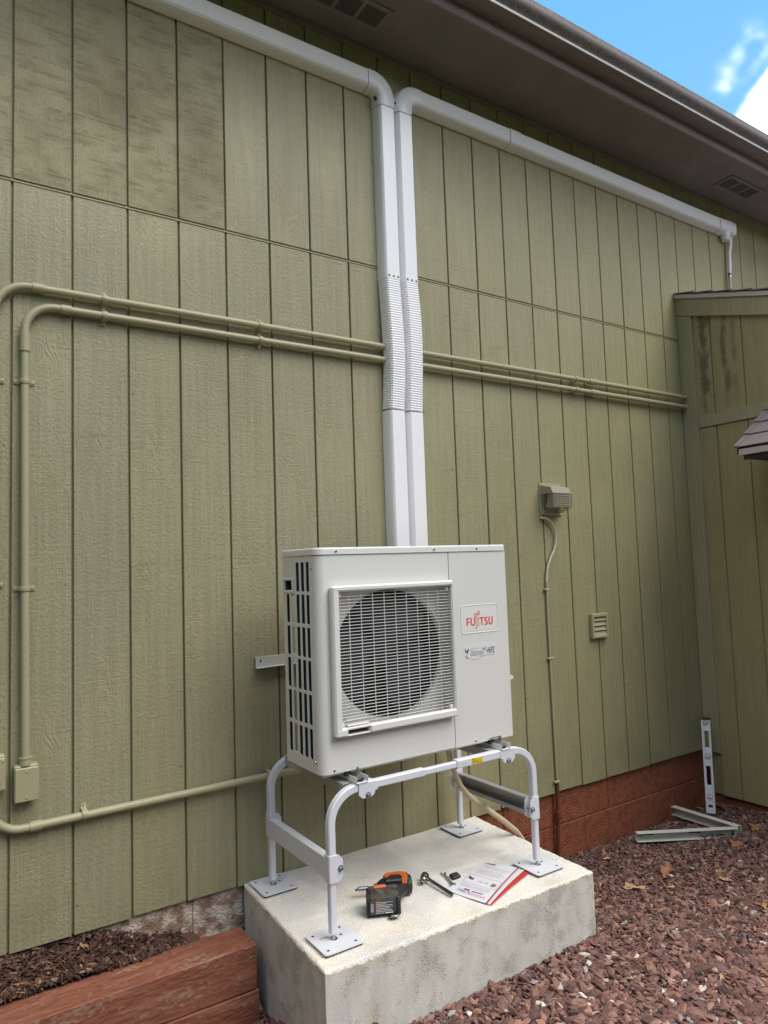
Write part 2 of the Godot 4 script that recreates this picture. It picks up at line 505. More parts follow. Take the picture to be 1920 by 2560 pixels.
func make_sky() -> ImageTexture:
	var W := 2048
	var H := 1024
	var f := FastNoiseLite.new()
	f.seed = 12; f.frequency = 1.0; f.fractal_octaves = 6; f.fractal_gain = 0.52
	var f2 := FastNoiseLite.new()
	f2.seed = 77; f2.frequency = 0.55; f2.fractal_octaves = 2
	var im := Image.create(W, H, false, Image.FORMAT_RGBF)
	for j in H:
		var el := PI * 0.5 - PI * (j + 0.5) / H
		var sy := sin(el)
		var cy := cos(el)
		if sy < -0.02:
			im.fill_rect(Rect2i(0, j, W, 1), Color(0.30, 0.28, 0.22))
			continue
		var ed := rad_to_deg(el)
		var y1 := maxf(sy, 0.0)
		var base := Color(0.24, 0.41, 0.60).lerp(Color(0.094, 0.31, 0.56), clampf(pow(y1, 0.55), 0, 1))
		base = base.lerp(Color(0.07, 0.25, 0.52), sstep(0.45, 1.0, y1))
		for i in W:
			var az := TAU * (i + 0.5) / W
			if az > PI: az -= TAU
			var dx := sin(az) * cy
			var dz := -cos(az) * cy
			var ad := rad_to_deg(az)
			var k := 1.0 / (y1 + 0.18)
			var x := dx * k
			var z := dz * k
			var n := f.get_noise_3d(x * 1.7, y1 * 1.5, z * 1.7)
			var m := f2.get_noise_3d(x, 3.1, z)
			var d := n * 1.1 + m * 0.9 + 0.12
			# the clouds the photograph shows past the gutter
			var veil := 0.0
			if ad > 25.0 and ad < 95.0 and ed > 8.0 and ed < 60.0:
				var clear := exp(-pow((ad - 52.0) / 11.0, 2) - pow((ed - 37.5) / 7.0, 2)) + exp(-pow((ad - 60.5) / 3.0, 2) - pow((ed - 33.5) / 2.6, 2)) + exp(-pow((ad - 66.0) / 4.0, 2) - pow((ed - 37.0) / 2.5, 2))
				var puff := exp(-pow((ad - 66.8) / 5.4, 2) - pow((ed - 26.4) / 4.9, 2))
				var s := clampf(((ad - 60.9) * 3.1 + (ed - 31.4) * 2.0) / (3.1 * 3.1 + 2.0 * 2.0), 0, 1)
				var dist := Vector2(ad - (60.9 + 3.1 * s) + n * 1.6, ed - (31.4 + 2.0 * s) + m * 1.2 + f.get_noise_3d(x * 9.0, 4.0, z * 9.0) * 0.9).length()
				var wisp := exp(-pow(dist / 0.80, 2))
				d += -1.6 * clampf(clear, 0, 1) + 2.2 * puff + 0.9 * puff * f.get_noise_3d(x * 7.0, 2.0, z * 7.0)
				var pf := 0.0
				for pq in [[61.0, 31.5, 0.42], [61.7, 32.1, 0.60], [62.7, 32.8, 0.72], [63.8, 33.3, 0.80]]:
					pf = maxf(pf, exp(-pow(Vector2(ad - pq[0] + f.get_noise_3d(x * 6.0, 4.0, z * 6.0) * 1.1, ed - pq[1] + f.get_noise_3d(x * 6.0, 9.0, z * 6.0) * 0.9).length() / pq[2], 2)))
				veil = clampf(pf * 0.36 * (0.55 + 1.6 * f.get_noise_3d(x * 11.0, 8.0, z * 11.0)), 0, 0.34)
			var c := maxf(sstep(0.05, 0.55, d), veil)
			var shade := clampf(1.0 - 0.25 * sstep(0.5, 1.4, d), 0.6, 1.0)
			var cl := Color(1.95, 1.88, 1.80) * shade
			var o := base.lerp(cl, c)
			im.set_pixel(i, j, o)
	return ImageTexture.create_from_image(im)

func materials() -> void:
	wall_textures()
	concrete_textures()
	timber_texture()
	gutter_texture()
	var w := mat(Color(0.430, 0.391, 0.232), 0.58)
	w.albedo_texture = M.wood_col
	w.heightmap_enabled = true
	w.heightmap_texture = M.wood_h
	w.heightmap_scale = 0.25
	w.vertex_color_use_as_albedo = true
	w.detail_enabled = true
	w.detail_blend_mode = BaseMaterial3D.BLEND_MODE_MUL
	w.detail_uv_layer = BaseMaterial3D.DETAIL_UV_2
	w.detail_albedo = M.wall_stain
	M.wall = w
	var ww: StandardMaterial3D = w.duplicate()
	ww.albedo_texture = M.worn_col
	ww.roughness = 0.75
	M.wall_worn = ww
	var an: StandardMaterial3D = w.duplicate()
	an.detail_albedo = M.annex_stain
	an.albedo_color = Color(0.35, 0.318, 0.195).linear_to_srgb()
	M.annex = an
	var tr: StandardMaterial3D = w.duplicate()
	tr.detail_enabled = false
	tr.albedo_color = Color(0.345, 0.315, 0.20).linear_to_srgb()
	M.trim = tr
	M.pipe = mat(Color(0.365, 0.332, 0.203), 0.42)
	M.soffit = mat(Color(0.20, 0.178, 0.150), 0.75)
	M.soffit.albedo_texture = ramp(81, 0.01, 256, 4, [[0.0, Color(0.75, 0.75, 0.75)], [1.0, Color(1, 1, 1)]])
	M.fascia = mat(Color(0.23, 0.182, 0.176), 0.55)
	M.fascia.albedo_texture = M.soffit.albedo_texture
	M.gutter = mat(Color(1, 1, 1), 0.55)
	M.gutter.albedo_texture = M.gutter_t
	M.gutter_clean = mat(Color(0.66, 0.60, 0.58), 0.4)
	M.white_pvc = mat(Color(0.86, 0.835, 0.86), 0.28)
	M.hood = mat(Color(0.30, 0.275, 0.205), 0.5)
	M.seam = mat(Color(0.16, 0.155, 0.16), 0.6)
	M.ivory = mat(Color(0.69, 0.67, 0.64), 0.38)
	M.ivory_light = mat(Color(0.73, 0.71, 0.69), 0.35)
	M.dark = mat(Color(0.012, 0.012, 0.013), 0.6)
	M.fan = mat(Color(0.02, 0.02, 0.022), 0.35)
	M.coil = mat(Color(0.012, 0.030, 0.042), 0.5)
	M.grey_plate = mat(Color(0.05, 0.048, 0.048), 0.6)
	M.powder = mat(Color(0.67, 0.675, 0.72), 0.36)
	M.galv = mat(Color(0.50, 0.51, 0.53), 0.32, 0.85)
	M.channel = mat(Color(0.42, 0.41, 0.42), 0.4, 0.35)
	M.zinc = mat(Color(0.42, 0.46, 0.50), 0.28, 0.9)
	M.rubber = mat(Color(0.015, 0.015, 0.016), 0.75)
	M.red_ink = mat(Color(0.72, 0.075, 0.025), 0.5)
	M.blue_ink = mat(Color(0.045, 0.055, 0.14), 0.5)
	M.black_ink = mat(Color(0.03, 0.03, 0.035), 0.5)
	M.grey_ink = mat(Color(0.28, 0.29, 0.33), 0.5)
	M.sticker = mat(Color(0.72, 0.70, 0.68), 0.3)
	M.hose = mat(Color(0.52, 0.42, 0.28), 0.5)
	M.cable = mat(Color(0.52, 0.48, 0.40), 0.45)
	M.redbrown = mat(Color(0.135, 0.037, 0.018), 0.7)
	var cm := mat(Color(0.30, 0.088, 0.042), 0.75)
	cm.uv1_triplanar = true; cm.uv1_world_triplanar = true; cm.uv1_scale = Vector3.ONE * 1.6
	cm.albedo_texture = ramp(91, 0.02, 512, 5, [[0.0, Color(0.55, 0.5, 0.45)], [0.45, Color(0.85, 0.85, 0.85)], [0.74, Color(1, 1, 1)], [0.80, Color(1, 0.95, 0.9)], [1.0, Color(1, 1, 1)]])
	cm.heightmap_enabled = true; cm.heightmap_texture = grey(nimg(92, 0.09, 512, 512, 4)); cm.heightmap_scale = 0.5
	M.block_red = cm
	var cr: StandardMaterial3D = cm.duplicate()
	cr.albedo_color = Color.WHITE
	cr.roughness = 0.9
	cr.albedo_texture = ramp(93, 0.016, 512, 8, [[0.0, Color(0.22, 0.13, 0.09)], [0.36, Color(0.33, 0.21, 0.155)], [0.5, Color(0.50, 0.38, 0.31)], [0.68, Color(0.62, 0.52, 0.45)], [1.0, Color(0.74, 0.67, 0.61)]])
	M.block_raw = cr
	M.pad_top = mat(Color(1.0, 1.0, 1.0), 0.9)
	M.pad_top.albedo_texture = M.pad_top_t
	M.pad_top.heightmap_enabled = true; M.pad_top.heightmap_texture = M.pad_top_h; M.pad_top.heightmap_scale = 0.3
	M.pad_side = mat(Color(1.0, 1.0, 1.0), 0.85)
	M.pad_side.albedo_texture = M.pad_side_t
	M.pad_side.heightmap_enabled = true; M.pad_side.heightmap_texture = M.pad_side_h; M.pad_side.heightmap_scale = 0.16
	M.timber = mat(Color(1, 1, 1), 0.68)
	M.timber.albedo_texture = M.timber_t
	M.timber.heightmap_enabled = true; M.timber.heightmap_texture = M.timber_h; M.timber.heightmap_scale = 0.3
	M.ground = mat(Color(1, 1, 1), 0.95)
	M.ground.vertex_color_use_as_albedo = true
	M.ground.uv1_triplanar = true; M.ground.uv1_world_triplanar = true; M.ground.uv1_scale = Vector3.ONE * 2.0
	M.ground.albedo_texture = ramp(95, 0.06, 256, 4, [[0.0, Color(0.45, 0.45, 0.45)], [1.0, Color(1, 1, 1)]])
	M.stone = mat(Color(1, 1, 1), 0.85)
	M.stone.vertex_color_use_as_albedo = true
	M.stone.uv1_triplanar = true; M.stone.uv1_scale = Vector3.ONE * 0.8
	M.stone.albedo_texture = ramp(96, 0.03, 128, 4, [[0.2, Color(0.62, 0.62, 0.62)], [0.8, Color(1, 1, 1)]])
	M.shingle = mat(Color(1, 1, 1), 0.95)
	M.shingle.uv1_triplanar = true; M.shingle.uv1_world_triplanar = true; M.shingle.uv1_scale = Vector3.ONE * 2.5
	M.shingle.albedo_texture = ramp(97, 0.20, 512, 2, [[0.25, Color(0.05, 0.042, 0.045)], [0.45, Color(0.15, 0.13, 0.145)], [0.62, Color(0.26, 0.21, 0.20)], [0.8, Color(0.50, 0.46, 0.45)]])
	M.drip = mat(Color(0.50, 0.47, 0.45), 0.4)
	M.leaf = mat(Color(1, 1, 1), 0.7)
	M.leaf.vertex_color_use_as_albedo = true
	M.leaf.backlight_enabled = true
	M.leaf.backlight = Color(0.25, 0.16, 0.08)
	M.black = mat(Color(0.02, 0.02, 0.021), 0.5)
	M.orange = mat(Color(0.62, 0.13, 0.03), 0.42)
	M.chrome = mat(Color(0.55, 0.54, 0.52), 0.18, 1.0)
	M.gunmetal = mat(Color(0.16, 0.155, 0.15), 0.28, 0.9)
	M.camo = mat(Color(1, 1, 1), 0.75)
	M.camo.uv1_triplanar = true; M.camo.uv1_scale = Vector3.ONE * 5.0
	M.camo.albedo_texture = ramp(98, 0.05, 128, 4, [[0.3, Color(0.022, 0.018, 0.013)], [0.48, Color(0.085, 0.068, 0.045)], [0.60, Color(0.035, 0.03, 0.022)], [0.75, Color(0.13, 0.11, 0.08)]])
	M.yellow = mat(Color(0.80, 0.62, 0.02), 0.45)
	M.alu = mat(Color(0.66, 0.66, 0.70), 0.35, 0.25)
	M.glass_vial = mat(Color(0.60, 0.62, 0.58), 0.15)
	M.red_sheet = mat(Color(0.55, 0.03, 0.045), 0.35)
	M.bracket = mat(Color(0.55, 0.54, 0.47), 0.4)

# ---------------------------------------------------------------- scene
func _ready() -> void:
	rng.seed = 4711
	var cam := Camera3D.new()
	cam.name = "camera"
	cam.position = Vector3(-0.25810, 1.26324, 2.78149)
	cam.rotation = Vector3(0.0753925, -0.5832542, -0.0343619)
	cam.fov = 72.2072
	cam.near = 0.05
	cam.far = 400.0
	add_child(cam)
	var we := WorldEnvironment.new()
	we.name = "environment"
	var env := Environment.new()
	var sky := Sky.new()
	var pan := PanoramaSkyMaterial.new()
	pan.panorama = make_sky()
	sky.sky_material = pan
	env.background_mode = Environment.BG_SKY
	env.sky = sky
	env.tonemap_mode = Environment.TONE_MAPPER_LINEAR
	env.tonemap_exposure = 1.85
	env.sdfgi_enabled = true
	env.ssao_enabled = true
	env.ssil_enabled = true
	we.environment = env
	add_child(we)
	var sun := DirectionalLight3D.new()
	sun.name = "sun"
	sun.light_color = Color(1.0, 0.965, 0.91)
	sun.light_energy = 0.5
	sun.light_angular_distance = 42.0
	sun.shadow_enabled = true
	sun.rotation = Vector3(deg_to_rad(-52), deg_to_rad(26), 0)
	add_child(sun)
	materials()
	build_ground()
	build_wall()
	build_foundation()
	build_eave()
	build_annex()
	build_awning()
	build_pad()
	build_timbers()
	build_ducts()
	build_conduits()
	build_wall_fittings()
	build_unit()
	build_stand()
	build_hose()
	build_tools()
	build_corner_items()
	build_gravel()
	build_leaves()
	build_trees()

func gy(x: float, z: float) -> float:
	var y := -0.372 + 0.036 * sstep(-0.02, 0.12, z) + 0.050 * sstep(0.05, 0.8, z)
	y += 0.034 * (1.0 - sstep(2.0, 2.8, x)) * sstep(0.2, 0.8, z)
	y += 0.02 * sstep(0.8, 2.0, z)
	var left := -0.375 + 0.06 * sstep(0.35, 0.8, z)
	y = lerpf(left, y, sstep(0.72, 1.12, x))
	y += 0.006 * sin(x * 9.1 + z * 3.0) * sin(z * 7.7 - x * 2.0)
	return y

func build_ground() -> void:
	var b := mb()
	b.use_c = true
	var xs := []
	var zs := []
	for k in [-90.0, -40.0, -15.0, -6.0, -2.5]: xs.append(k)
	for i in 66: xs.append(-1.2 + i * 0.1)
	for k in [6.5, 10.0, 20.0, 45.0, 90.0]: xs.append(k)
	for k in [-90.0, -40.0, -15.0, -3.0]: zs.append(k)
	for i in 38: zs.append(-0.1 + i * 0.1)
	for k in [4.2, 6.0, 9.0, 20.0, 45.0, 90.0]: zs.append(k)
	for i in xs.size() - 1:
		for j in zs.size() - 1:
			var p := []
			for q in [[i, j], [i + 1, j], [i + 1, j + 1], [i, j + 1]]:
				p.append(Vector3(xs[q[0]], gy(xs[q[0]], zs[q[1]]) - 0.006, zs[q[1]]))
			var far: bool = zs[j] > 3.8 or xs[i] > 6.0 or xs[i] < -2.0 or zs[j] < -0.5
			b.col = Color(0.16, 0.19, 0.08) if far else Color(0.085, 0.05, 0.042)
			b.quad(p[0], p[1], p[2], p[3], Vector3.UP)
	var o := MeshInstance3D.new()
	o.name = "ground"
	o.mesh = finish(b, Vector3.ZERO, M.ground)
	add_child(o)
	tag(o, "bare ground under the gravel, running out to lawn", "ground", "", "structure")

func board(x0: float, x1: float, y0: float, y1: float, z1: float, map: int, s: float) -> MB:
	var b := mb()
	b.us = 1.0 / 1.4
	b.uo = Vector2(rng.randf(), rng.randf())
	b.wallmap = map
	b.use_c = true
	var t := 1.0 + rng.randf_range(-0.035, 0.035)
	b.col = Color(t * s, t * s, t * s * rng.randf_range(0.97, 1.03))
	b.box(Vector3(x0, y0, z1 - 0.0175), Vector3(x1, y1, z1), 0.002)
	return b

func build_wall() -> void:
	var o := thing("house_wall", "sage green grooved board siding of the house behind the heat pump", "wall", Vector3(1.5, 0, 0))
	var core := mb()
	core.wallmap = 1
	core.use_c = true
	core.us = 0.7
	core.box(Vector3(-4.0, 0.001, -0.16), Vector3(7.0, 4.25, -0.0135), 0.0)
	part("sheathing", core, M.wall, o)
	var S := 0.2032
	for i in range(-18, 34):
		var x0 := i * S + 0.0040
		var x1 := (i + 1) * S - 0.0040
		var dy := rng.randf_range(-0.003, 0.003)
		var dz := rng.randf_range(-0.0008, 0.0008)
		if i < 19:
			part("siding_board", board(x0, x1, 0.0 + dy, 2.7065, dz, 1, 1.0), M.wall, o)
		elif i == 19:
			part("siding_board", board(x0, 4.03, 0.0 + dy, 2.7065, dz, 1, 1.0), M.wall, o)
		part("siding_board", board(x0, x1, 2.7205, 3.86, dz + 0.001, 1, 1.0), M.wall_worn if i < 4 and i > -7 else M.wall, o)
	var nl := mb()
	nl.wallmap = 1
	nl.use_c = true
	for i in range(-3, 26):
		for k in 16:
			if rng.randf() < 0.45: continue
			var side := 0.018 if rng.randf() < 0.5 else S - 0.02
			var ny := 0.05 + k * 0.245 + rng.randf_range(-0.05, 0.05)
			nl.col = Color(1, 1, 1) * rng.randf_range(0.55, 1.1)
			nl.lathe(Vector3(i * S + side + rng.randf_range(-0.006, 0.006), ny, -0.001), Vector3(0, 0, 1), [Vector2(0.0042, 0), Vector2(0.0040, 0.0022), Vector2(0.0022, 0.0026), Vector2(0.0, 0.0016)], 7)
	part("nail_heads", nl, M.wall, o).set_meta("kind", "stuff")
	var f := mb()
	f.wallmap = 1
	f.use_c = true
	f.us = 0.7
	f.box(Vector3(-4.0, 2.7095, -0.012), Vector3(4.008, 2.7175, -0.0012), 0.0012)
	part("joint_flashing", f, M.wall, o)
	var t := mb()
	t.us = 0.7
	t.use_c = true
	t.box(Vector3(-4.0, 3.809, 0.002), Vector3(7.0, 3.8345, 0.019), 0.003)
	part("frieze_strip", t, M.soffit, o)

func build_foundation() -> void:
	var o := thing("foundation_wall", "block foundation under the siding, brown red right of the pad, bare and stained left of it", "foundation", Vector3(1.5, -0.6, 0))
	var c := mb()
	c.box(Vector3(-4.0, -0.62, -0.22), Vector3(4.2, 0.0, -0.0285), 0.0)
	part("mortar", c, M.block_red, o)
	for row in 3:
		var y1 := 0.0 - 0.0 if row == 0 else -0.184 - (row - 1) * 0.2
		var y0 := -0.181 if row == 0 else y1 - 0.197
		var st := 0.0 if row % 2 == 0 else 0.2032
		for i in range(-4, 11):
			var x0 := 0.2325 + 0.4064 * (i - 1) + st + 0.2032 * 0
			var x1 := x0 + 0.4064
			if x1 < -1.4 or x0 > 4.05: continue
			x1 = minf(x1, 4.06)
			var b := mb()
			b.t = Transform3D(Basis(), Vector3(0, 0, rng.randf_range(-0.0012, 0.0012)))
			b.box(Vector3(x0 + 0.0012, y0 + 0.0010, -0.045), Vector3(x1 - 0.0012, y1 - 0.0010, -0.024 if row else -0.0235), 0.004)
			part("concrete_block", b, M.block_red if x0 > 0.95 else M.block_raw, o)

func build_eave() -> void:
	var o := thing("roof_overhang", "brown boxed eave with flat soffit above the siding", "eave", Vector3(1.5, 3.835, 0.2))
	var b := mb()
	b.box(Vector3(-4, 3.8352, -0.16), Vector3(7.2, 3.85, 0.3945), 0.0)
	var so := part("soffit", b, M.soffit, o)
	b = mb()
	b.us = 0.5
	b.box(Vector3(-4, 3.829, 0.395), Vector3(7.2, 4.03, 0.4145), 0.003)
	part("fascia", b, M.fascia, o)
	# roof deck with its pitch, back to the ridge
	b = mb()
	var a0 := Vector3(-4.2, 4.02, 0.44)
	var e := Vector3(0, 1.9, -5.7)
	b.prism(PackedVector2Array([Vector2(0, 0), Vector2(11.6, 0), Vector2(11.6, 1), Vector2(0, 1)]), a0, Vector3(1, 0, 0), e, Vector3(0, 0.03, 0))
	b.prism(PackedVector2Array([Vector2(0, 0), Vector2(11.6, 0), Vector2(11.6, 1), Vector2(0, 1)]), a0 + e, Vector3(1, 0, 0), Vector3(0, -1.9, -5.7), Vector3(0, 0.03, 0))
	part("roof_deck", b, M.shingle, o)
	b = mb()
	b.box(Vector3(-4.0, -0.6, -10.8), Vector3(7.0, 3.95, -10.6))
	b.box(Vector3(-4.0, -0.6, -10.6), Vector3(-3.85, 3.95, -0.17))
	b.box(Vector3(6.85, -0.6, -10.6), Vector3(7.0, 3.95, -0.17))
	b.prism(PackedVector2Array([Vector2(-0.2, 3.96), Vector2(-10.8, 3.96), Vector2(-5.3, 5.8)]), Vector3(-3.9, 0, 0), Vector3(0, 0, 1), Vector3(0, 1, 0), Vector3(0.1, 0, 0))
	b.prism(PackedVector2Array([Vector2(-0.2, 3.96), Vector2(-10.8, 3.96), Vector2(-5.3, 5.8)]), Vector3(6.8, 0, 0), Vector3(0, 0, 1), Vector3(0, 1, 0), Vector3(0.1, 0, 0))
	part("rear_walls", b, M.trim, o)
	for v in [[4.352, 4.712, "right"], [1.168, 1.525, "left"]]:
		var vb := thing("soffit_vent", "dark louvred soffit vent near the " + ("right end of the eave" if v[2] == "right" else "photo's top edge above the left duct"), "vent", Vector3((v[0] + v[1]) / 2, 3.834, 0.21), "soffit vents")
		var z0 := 0.150
		var z1 := 0.252
		if v[2] == "right": z0 = 0.166; z1 = 0.266
		var bk := mb()
		bk.box(Vector3(v[0] - 0.012, 3.8325, z0 - 0.012), Vector3(v[1] + 0.012, 3.8348, z1 + 0.012))
		part("backing", bk, M.dark, vb)
		var fr := mb()
		fr.box(Vector3(v[0] - 0.024, 3.828, z0 - 0.024), Vector3(v[1] + 0.024, 3.8335, z0), 0.001)
		fr.box(Vector3(v[0] - 0.024, 3.828, z1), Vector3(v[1] + 0.024, 3.8335, z1 + 0.024), 0.001)
		fr.box(Vector3(v[0] - 0.024, 3.8281, z0), Vector3(v[0], 3.8336, z1), 0.001)
		fr.box(Vector3(v[1], 3.8281, z0), Vector3(v[1] + 0.024, 3.8336, z1), 0.001)
		var w: float = v[1] - v[0]
		for k in 2:
			var xm: float = v[0] + w * (k + 1) / 3.0
			fr.box(Vector3(xm - 0.009, 3.8281, z0), Vector3(xm + 0.009, 3.8336, z1), 0.001)
		part("frame", fr, M.soffit, vb)
		for k in 12:
			var zz := z0 + (z1 - z0) * (k + 0.5) / 12.0
			var sl := mb()
			sl.box(Vector3(v[0], 3.8292, zz - 0.0011), Vector3(v[1], 3.8316, zz + 0.0011))
			part("slat", sl, M.soffit, vb)
	# gutter
	var g := thing("rain_gutter", "weathered brown metal rain gutter along the roof edge", "gutter", Vector3(1.5, 3.9, 0.46))
	b = mb()
	var pts := [Vector2(0.4155, 4.0), Vector2(0.4155, 3.893), Vector2(0.500, 3.893), Vector2(0.5025, 3.8955)]
	ribbon(b, pts, -4.2, 7.3, 0)
	part("gutter_trough", b, M.fascia, g)
	b = mb()
	ribbon(b, [Vector2(0.5025, 3.8955), Vector2(0.5035, 3.9075)], -4.2, 7.3, 0)
	part("gutter_lip", b, M.gutter_clean, g)
	b = mb()
	var og := [Vector2(0.5035, 3.9075), Vector2(0.5065, 3.914), Vector2(0.512, 3.921), Vector2(0.521, 3.929), Vector2(0.530, 3.937), Vector2(0.536, 3.946), Vector2(0.539, 3.956), Vector2(0.540, 3.966), Vector2(0.5425, 3.9745), Vector2(0.541, 3.979), Vector2(0.530, 3.979)]
	ribbon(b, og, -4.2, 7.3, 1)
	part("gutter_face", b, M.gutter, g)

func ribbon(b: MB, pts: Array, x0: float, x1: float, mode: int) -> void:   # a bent sheet along x; pts are (z, y)
	var L := [0.0]
	for i in pts.size() - 1: L.append(L[i] + (pts[i + 1] - pts[i]).length())
	var ns := []
	for i in pts.size():
		var d: Vector2 = (pts[mini(i + 1, pts.size() - 1)] - pts[maxi(i - 1, 0)]).normalized()
		ns.append(Vector3(0, -d.x, d.y))
	for i in pts.size() - 1:
		var a := Vector3(x0, pts[i].y, pts[i].x)
		var c := Vector3(x0, pts[i + 1].y, pts[i + 1].x)
		var w := Vector3(x1 - x0, 0, 0)
		var n0: Vector3 = ns[i]
		var n1: Vector3 = ns[i + 1]
		if mode == 0:
			var d: Vector2 = (pts[i + 1] - pts[i]).normalized()
			n0 = Vector3(0, -d.x, d.y); n1 = n0
		var v0: float = 1.0 - L[i] / L[-1]
		var v1: float = 1.0 - L[i + 1] / L[-1]
		var k := (x1 - x0) / 1.3
		b.tri(a, a + w, c + w, n0, n0, n1, Vector2(0, v0), Vector2(k, v0), Vector2(k, v1))
		b.tri(a, c + w, c, n0, n1, n1, Vector2(0, v0), Vector2(k, v1), Vector2(0, v1))

func build_annex() -> void:
	var X := 4.010
	var o := thing("house_annex", "olive green board-sided annex with shingled lean-to roof right of the corner", "building", Vector3(4.3, -0.3, 1.2))
	var D := 2.5
	var b := mb()
	b.use_c = true; b.wallmap = 2; b.us = 0.7
	b.col = Color(1, 1, 1)
	# body: its top follows the roof
	b.prism(PackedVector2Array([Vector2(0.012, -0.27), Vector2(D, -0.27), Vector2(D, 2.97 - 0.305 * D), Vector2(0.012, 2.97)]), Vector3(X + 0.0265, 0, 0), Vector3(0, 0, 1), Vector3(0, 1, 0), Vector3(2.2, 0, 0))
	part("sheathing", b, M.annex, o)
	var S := 0.2065
	for i in range(-1, 12):
		var z0 := maxf(0.227 + S * (i - 0.0) + 0.0045, 0.1)
		var z1 := 0.227 + S * (i + 1) - 0.0045
		if z1 > D: z1 = D
		var pz := [[-0.272, 2.0895], [2.095 + 0.0, 0.0]]
		for r in 2:
			var bb := mb()
			bb.use_c = true; bb.wallmap = 2; bb.us = 1.0 / 1.4
			bb.uo = Vector2(rng.randf(), rng.randf())
			var t := 1.0 + rng.randf_range(-0.04, 0.04)
			bb.col = Color(t, t, t)
			var y0: float = pz[r][0]
			if r == 0:
				bb.box(Vector3(X + 0.0165, y0, z0), Vector3(X + 0.030, 2.0895, z1), 0.002)
			else:
				var ya := 2.90 - 0.305 * z0
				var yb := 2.90 - 0.305 * z1
				var ylo := 2.172 - rng.randf() * 0.004
				bb.prism(PackedVector2Array([Vector2(z0, ylo), Vector2(z1, ylo), Vector2(z1, yb), Vector2(z0, ya)]), Vector3(X + 0.030, 0, 0), Vector3(0, 0, 1), Vector3(0, 1, 0), Vector3(-0.0135, 0, 0))
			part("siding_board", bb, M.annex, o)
	b = mb()
	b.us = 0.7; b.use_c = true
	b.uo = Vector2(0.3, 0.1)
	b.prism(PackedVector2Array([Vector2(0.0045, -0.006), Vector2(0.108, -0.006), Vector2(0.110, 2.849), Vector2(0.0045, 2.881)]), Vector3(X + 0.022, 0, 0), Vector3(0, 0, 1), Vector3(0, 1, 0), Vector3(-0.022, 0, 0))
	part("corner_board", b, M.trim, o)
	b = mb()
	b.us = 0.7; b.use_c = true
	b.prism(PackedVector2Array([Vector2(0.0045, 2.884), Vector2(D, 2.884 - 0.305 * D), Vector2(D, 3.003 - 0.305 * D), Vector2(0.0045, 3.003)]), Vector3(X + 0.026, 0, 0), Vector3(0, 0, 1), Vector3(0, 1, 0), Vector3(-0.030, 0, 0))
	part("rake_board", b, M.trim, o)
	b = mb()
	b.us = 0.7; b.use_c = true
	b.box(Vector3(X + 0.008, 2.0925, 0.111), Vector3(X + 0.024, 2.1725, D), 0.002)
	part("band_board", b, M.trim, o)
	b = mb()
	b.prism(PackedVector2Array([Vector2(0.003, 3.0035), Vector2(D + 0.05, 3.0035 - 0.305 * (D + 0.05)), Vector2(D + 0.05, 3.031 - 0.305 * (D + 0.05)), Vector2(0.003, 3.031)]), Vector3(X + 0.05, 0, 0), Vector3(0, 0, 1), Vector3(0, 1, 0), Vector3(-0.064, 0, 0))
	part("drip_edge", b, M.drip, o)
	# roof: shingle courses lapping down the slope
	var dir := Vector3(0, -0.305, 1.0).normalized()
	for i in 20:
		var s0 := 0.003 + i * 0.135
		var cb := mb()
		var p := Vector3(X - 0.022, 3.033, 0.004) + dir * s0
		var up := dir.cross(Vector3(1, 0, 0)).normalized()
		if up.y < 0: up = -up
		cb.prism(PackedVector2Array([Vector2(0, 0), Vector2(0.150, 0.010), Vector2(0.150, 0.016), Vector2(0, 0.006)]), p + up * 0.0, dir, up, Vector3(2.3, 0, 0))
		part("shingle_course", cb, M.shingle, o)
	b = mb()
	b.box(Vector3(X + 0.045, -0.62, 0.0), Vector3(X + 2.2, -0.2725, D - 0.02), 0.0)
	part("annex_foundation", b, M.block_red, o)

func build_awning() -> void:
	var XE := 3.62
	var o := thing("porch_roof", "small shingled porch roof corner jutting in at the right edge", "roof", Vector3(3.8, 1.85, 1.2))
	var z0 := 0.577
	var z1 := 2.3
	var b := mb()
	var run := 4.004 - XE
	var n := 4
	var sl := Vector3(1, 0.705, 0).normalized()
	var up := Vector3(-0.705, 1, 0).normalized()
	for i in n:
		var s := i * 0.143
		var cb := mb()
		var e := Vector3(XE - 0.004, 1.8555, z0 - 0.004) + sl * s
		var len := minf(0.158, run * 1.2236 + 0.004 - s)
		cb.prism(PackedVector2Array([Vector2(0, 0.006), Vector2(len, 0.0), Vector2(len, 0.004), Vector2(0, 0.013)]), e, sl, up, Vector3(0, 0, z1 - z0))
		part("shingle_course", cb, M.shingle, o)
		var rk := mb()
		rk.prism(PackedVector2Array([Vector2(0, 0.0135), Vector2(len, 0.0045), Vector2(len, 0.0075), Vector2(0, 0.017)]), e + Vector3(0, 0, -0.008), sl, up, Vector3(0, 0, 0.03))
		part("edge_shingle", rk, M.shingle, o)
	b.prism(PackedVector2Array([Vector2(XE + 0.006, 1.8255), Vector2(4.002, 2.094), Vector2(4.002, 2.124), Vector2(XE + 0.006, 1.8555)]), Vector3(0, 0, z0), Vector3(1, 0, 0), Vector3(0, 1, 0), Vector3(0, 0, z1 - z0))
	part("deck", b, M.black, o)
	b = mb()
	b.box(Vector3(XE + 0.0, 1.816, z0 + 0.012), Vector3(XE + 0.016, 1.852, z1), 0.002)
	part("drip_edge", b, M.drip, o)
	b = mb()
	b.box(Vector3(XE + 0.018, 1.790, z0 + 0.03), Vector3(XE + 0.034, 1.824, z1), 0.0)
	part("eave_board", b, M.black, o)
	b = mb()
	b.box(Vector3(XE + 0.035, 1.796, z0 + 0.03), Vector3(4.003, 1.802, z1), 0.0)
	part("ceiling", b, M.black, o)

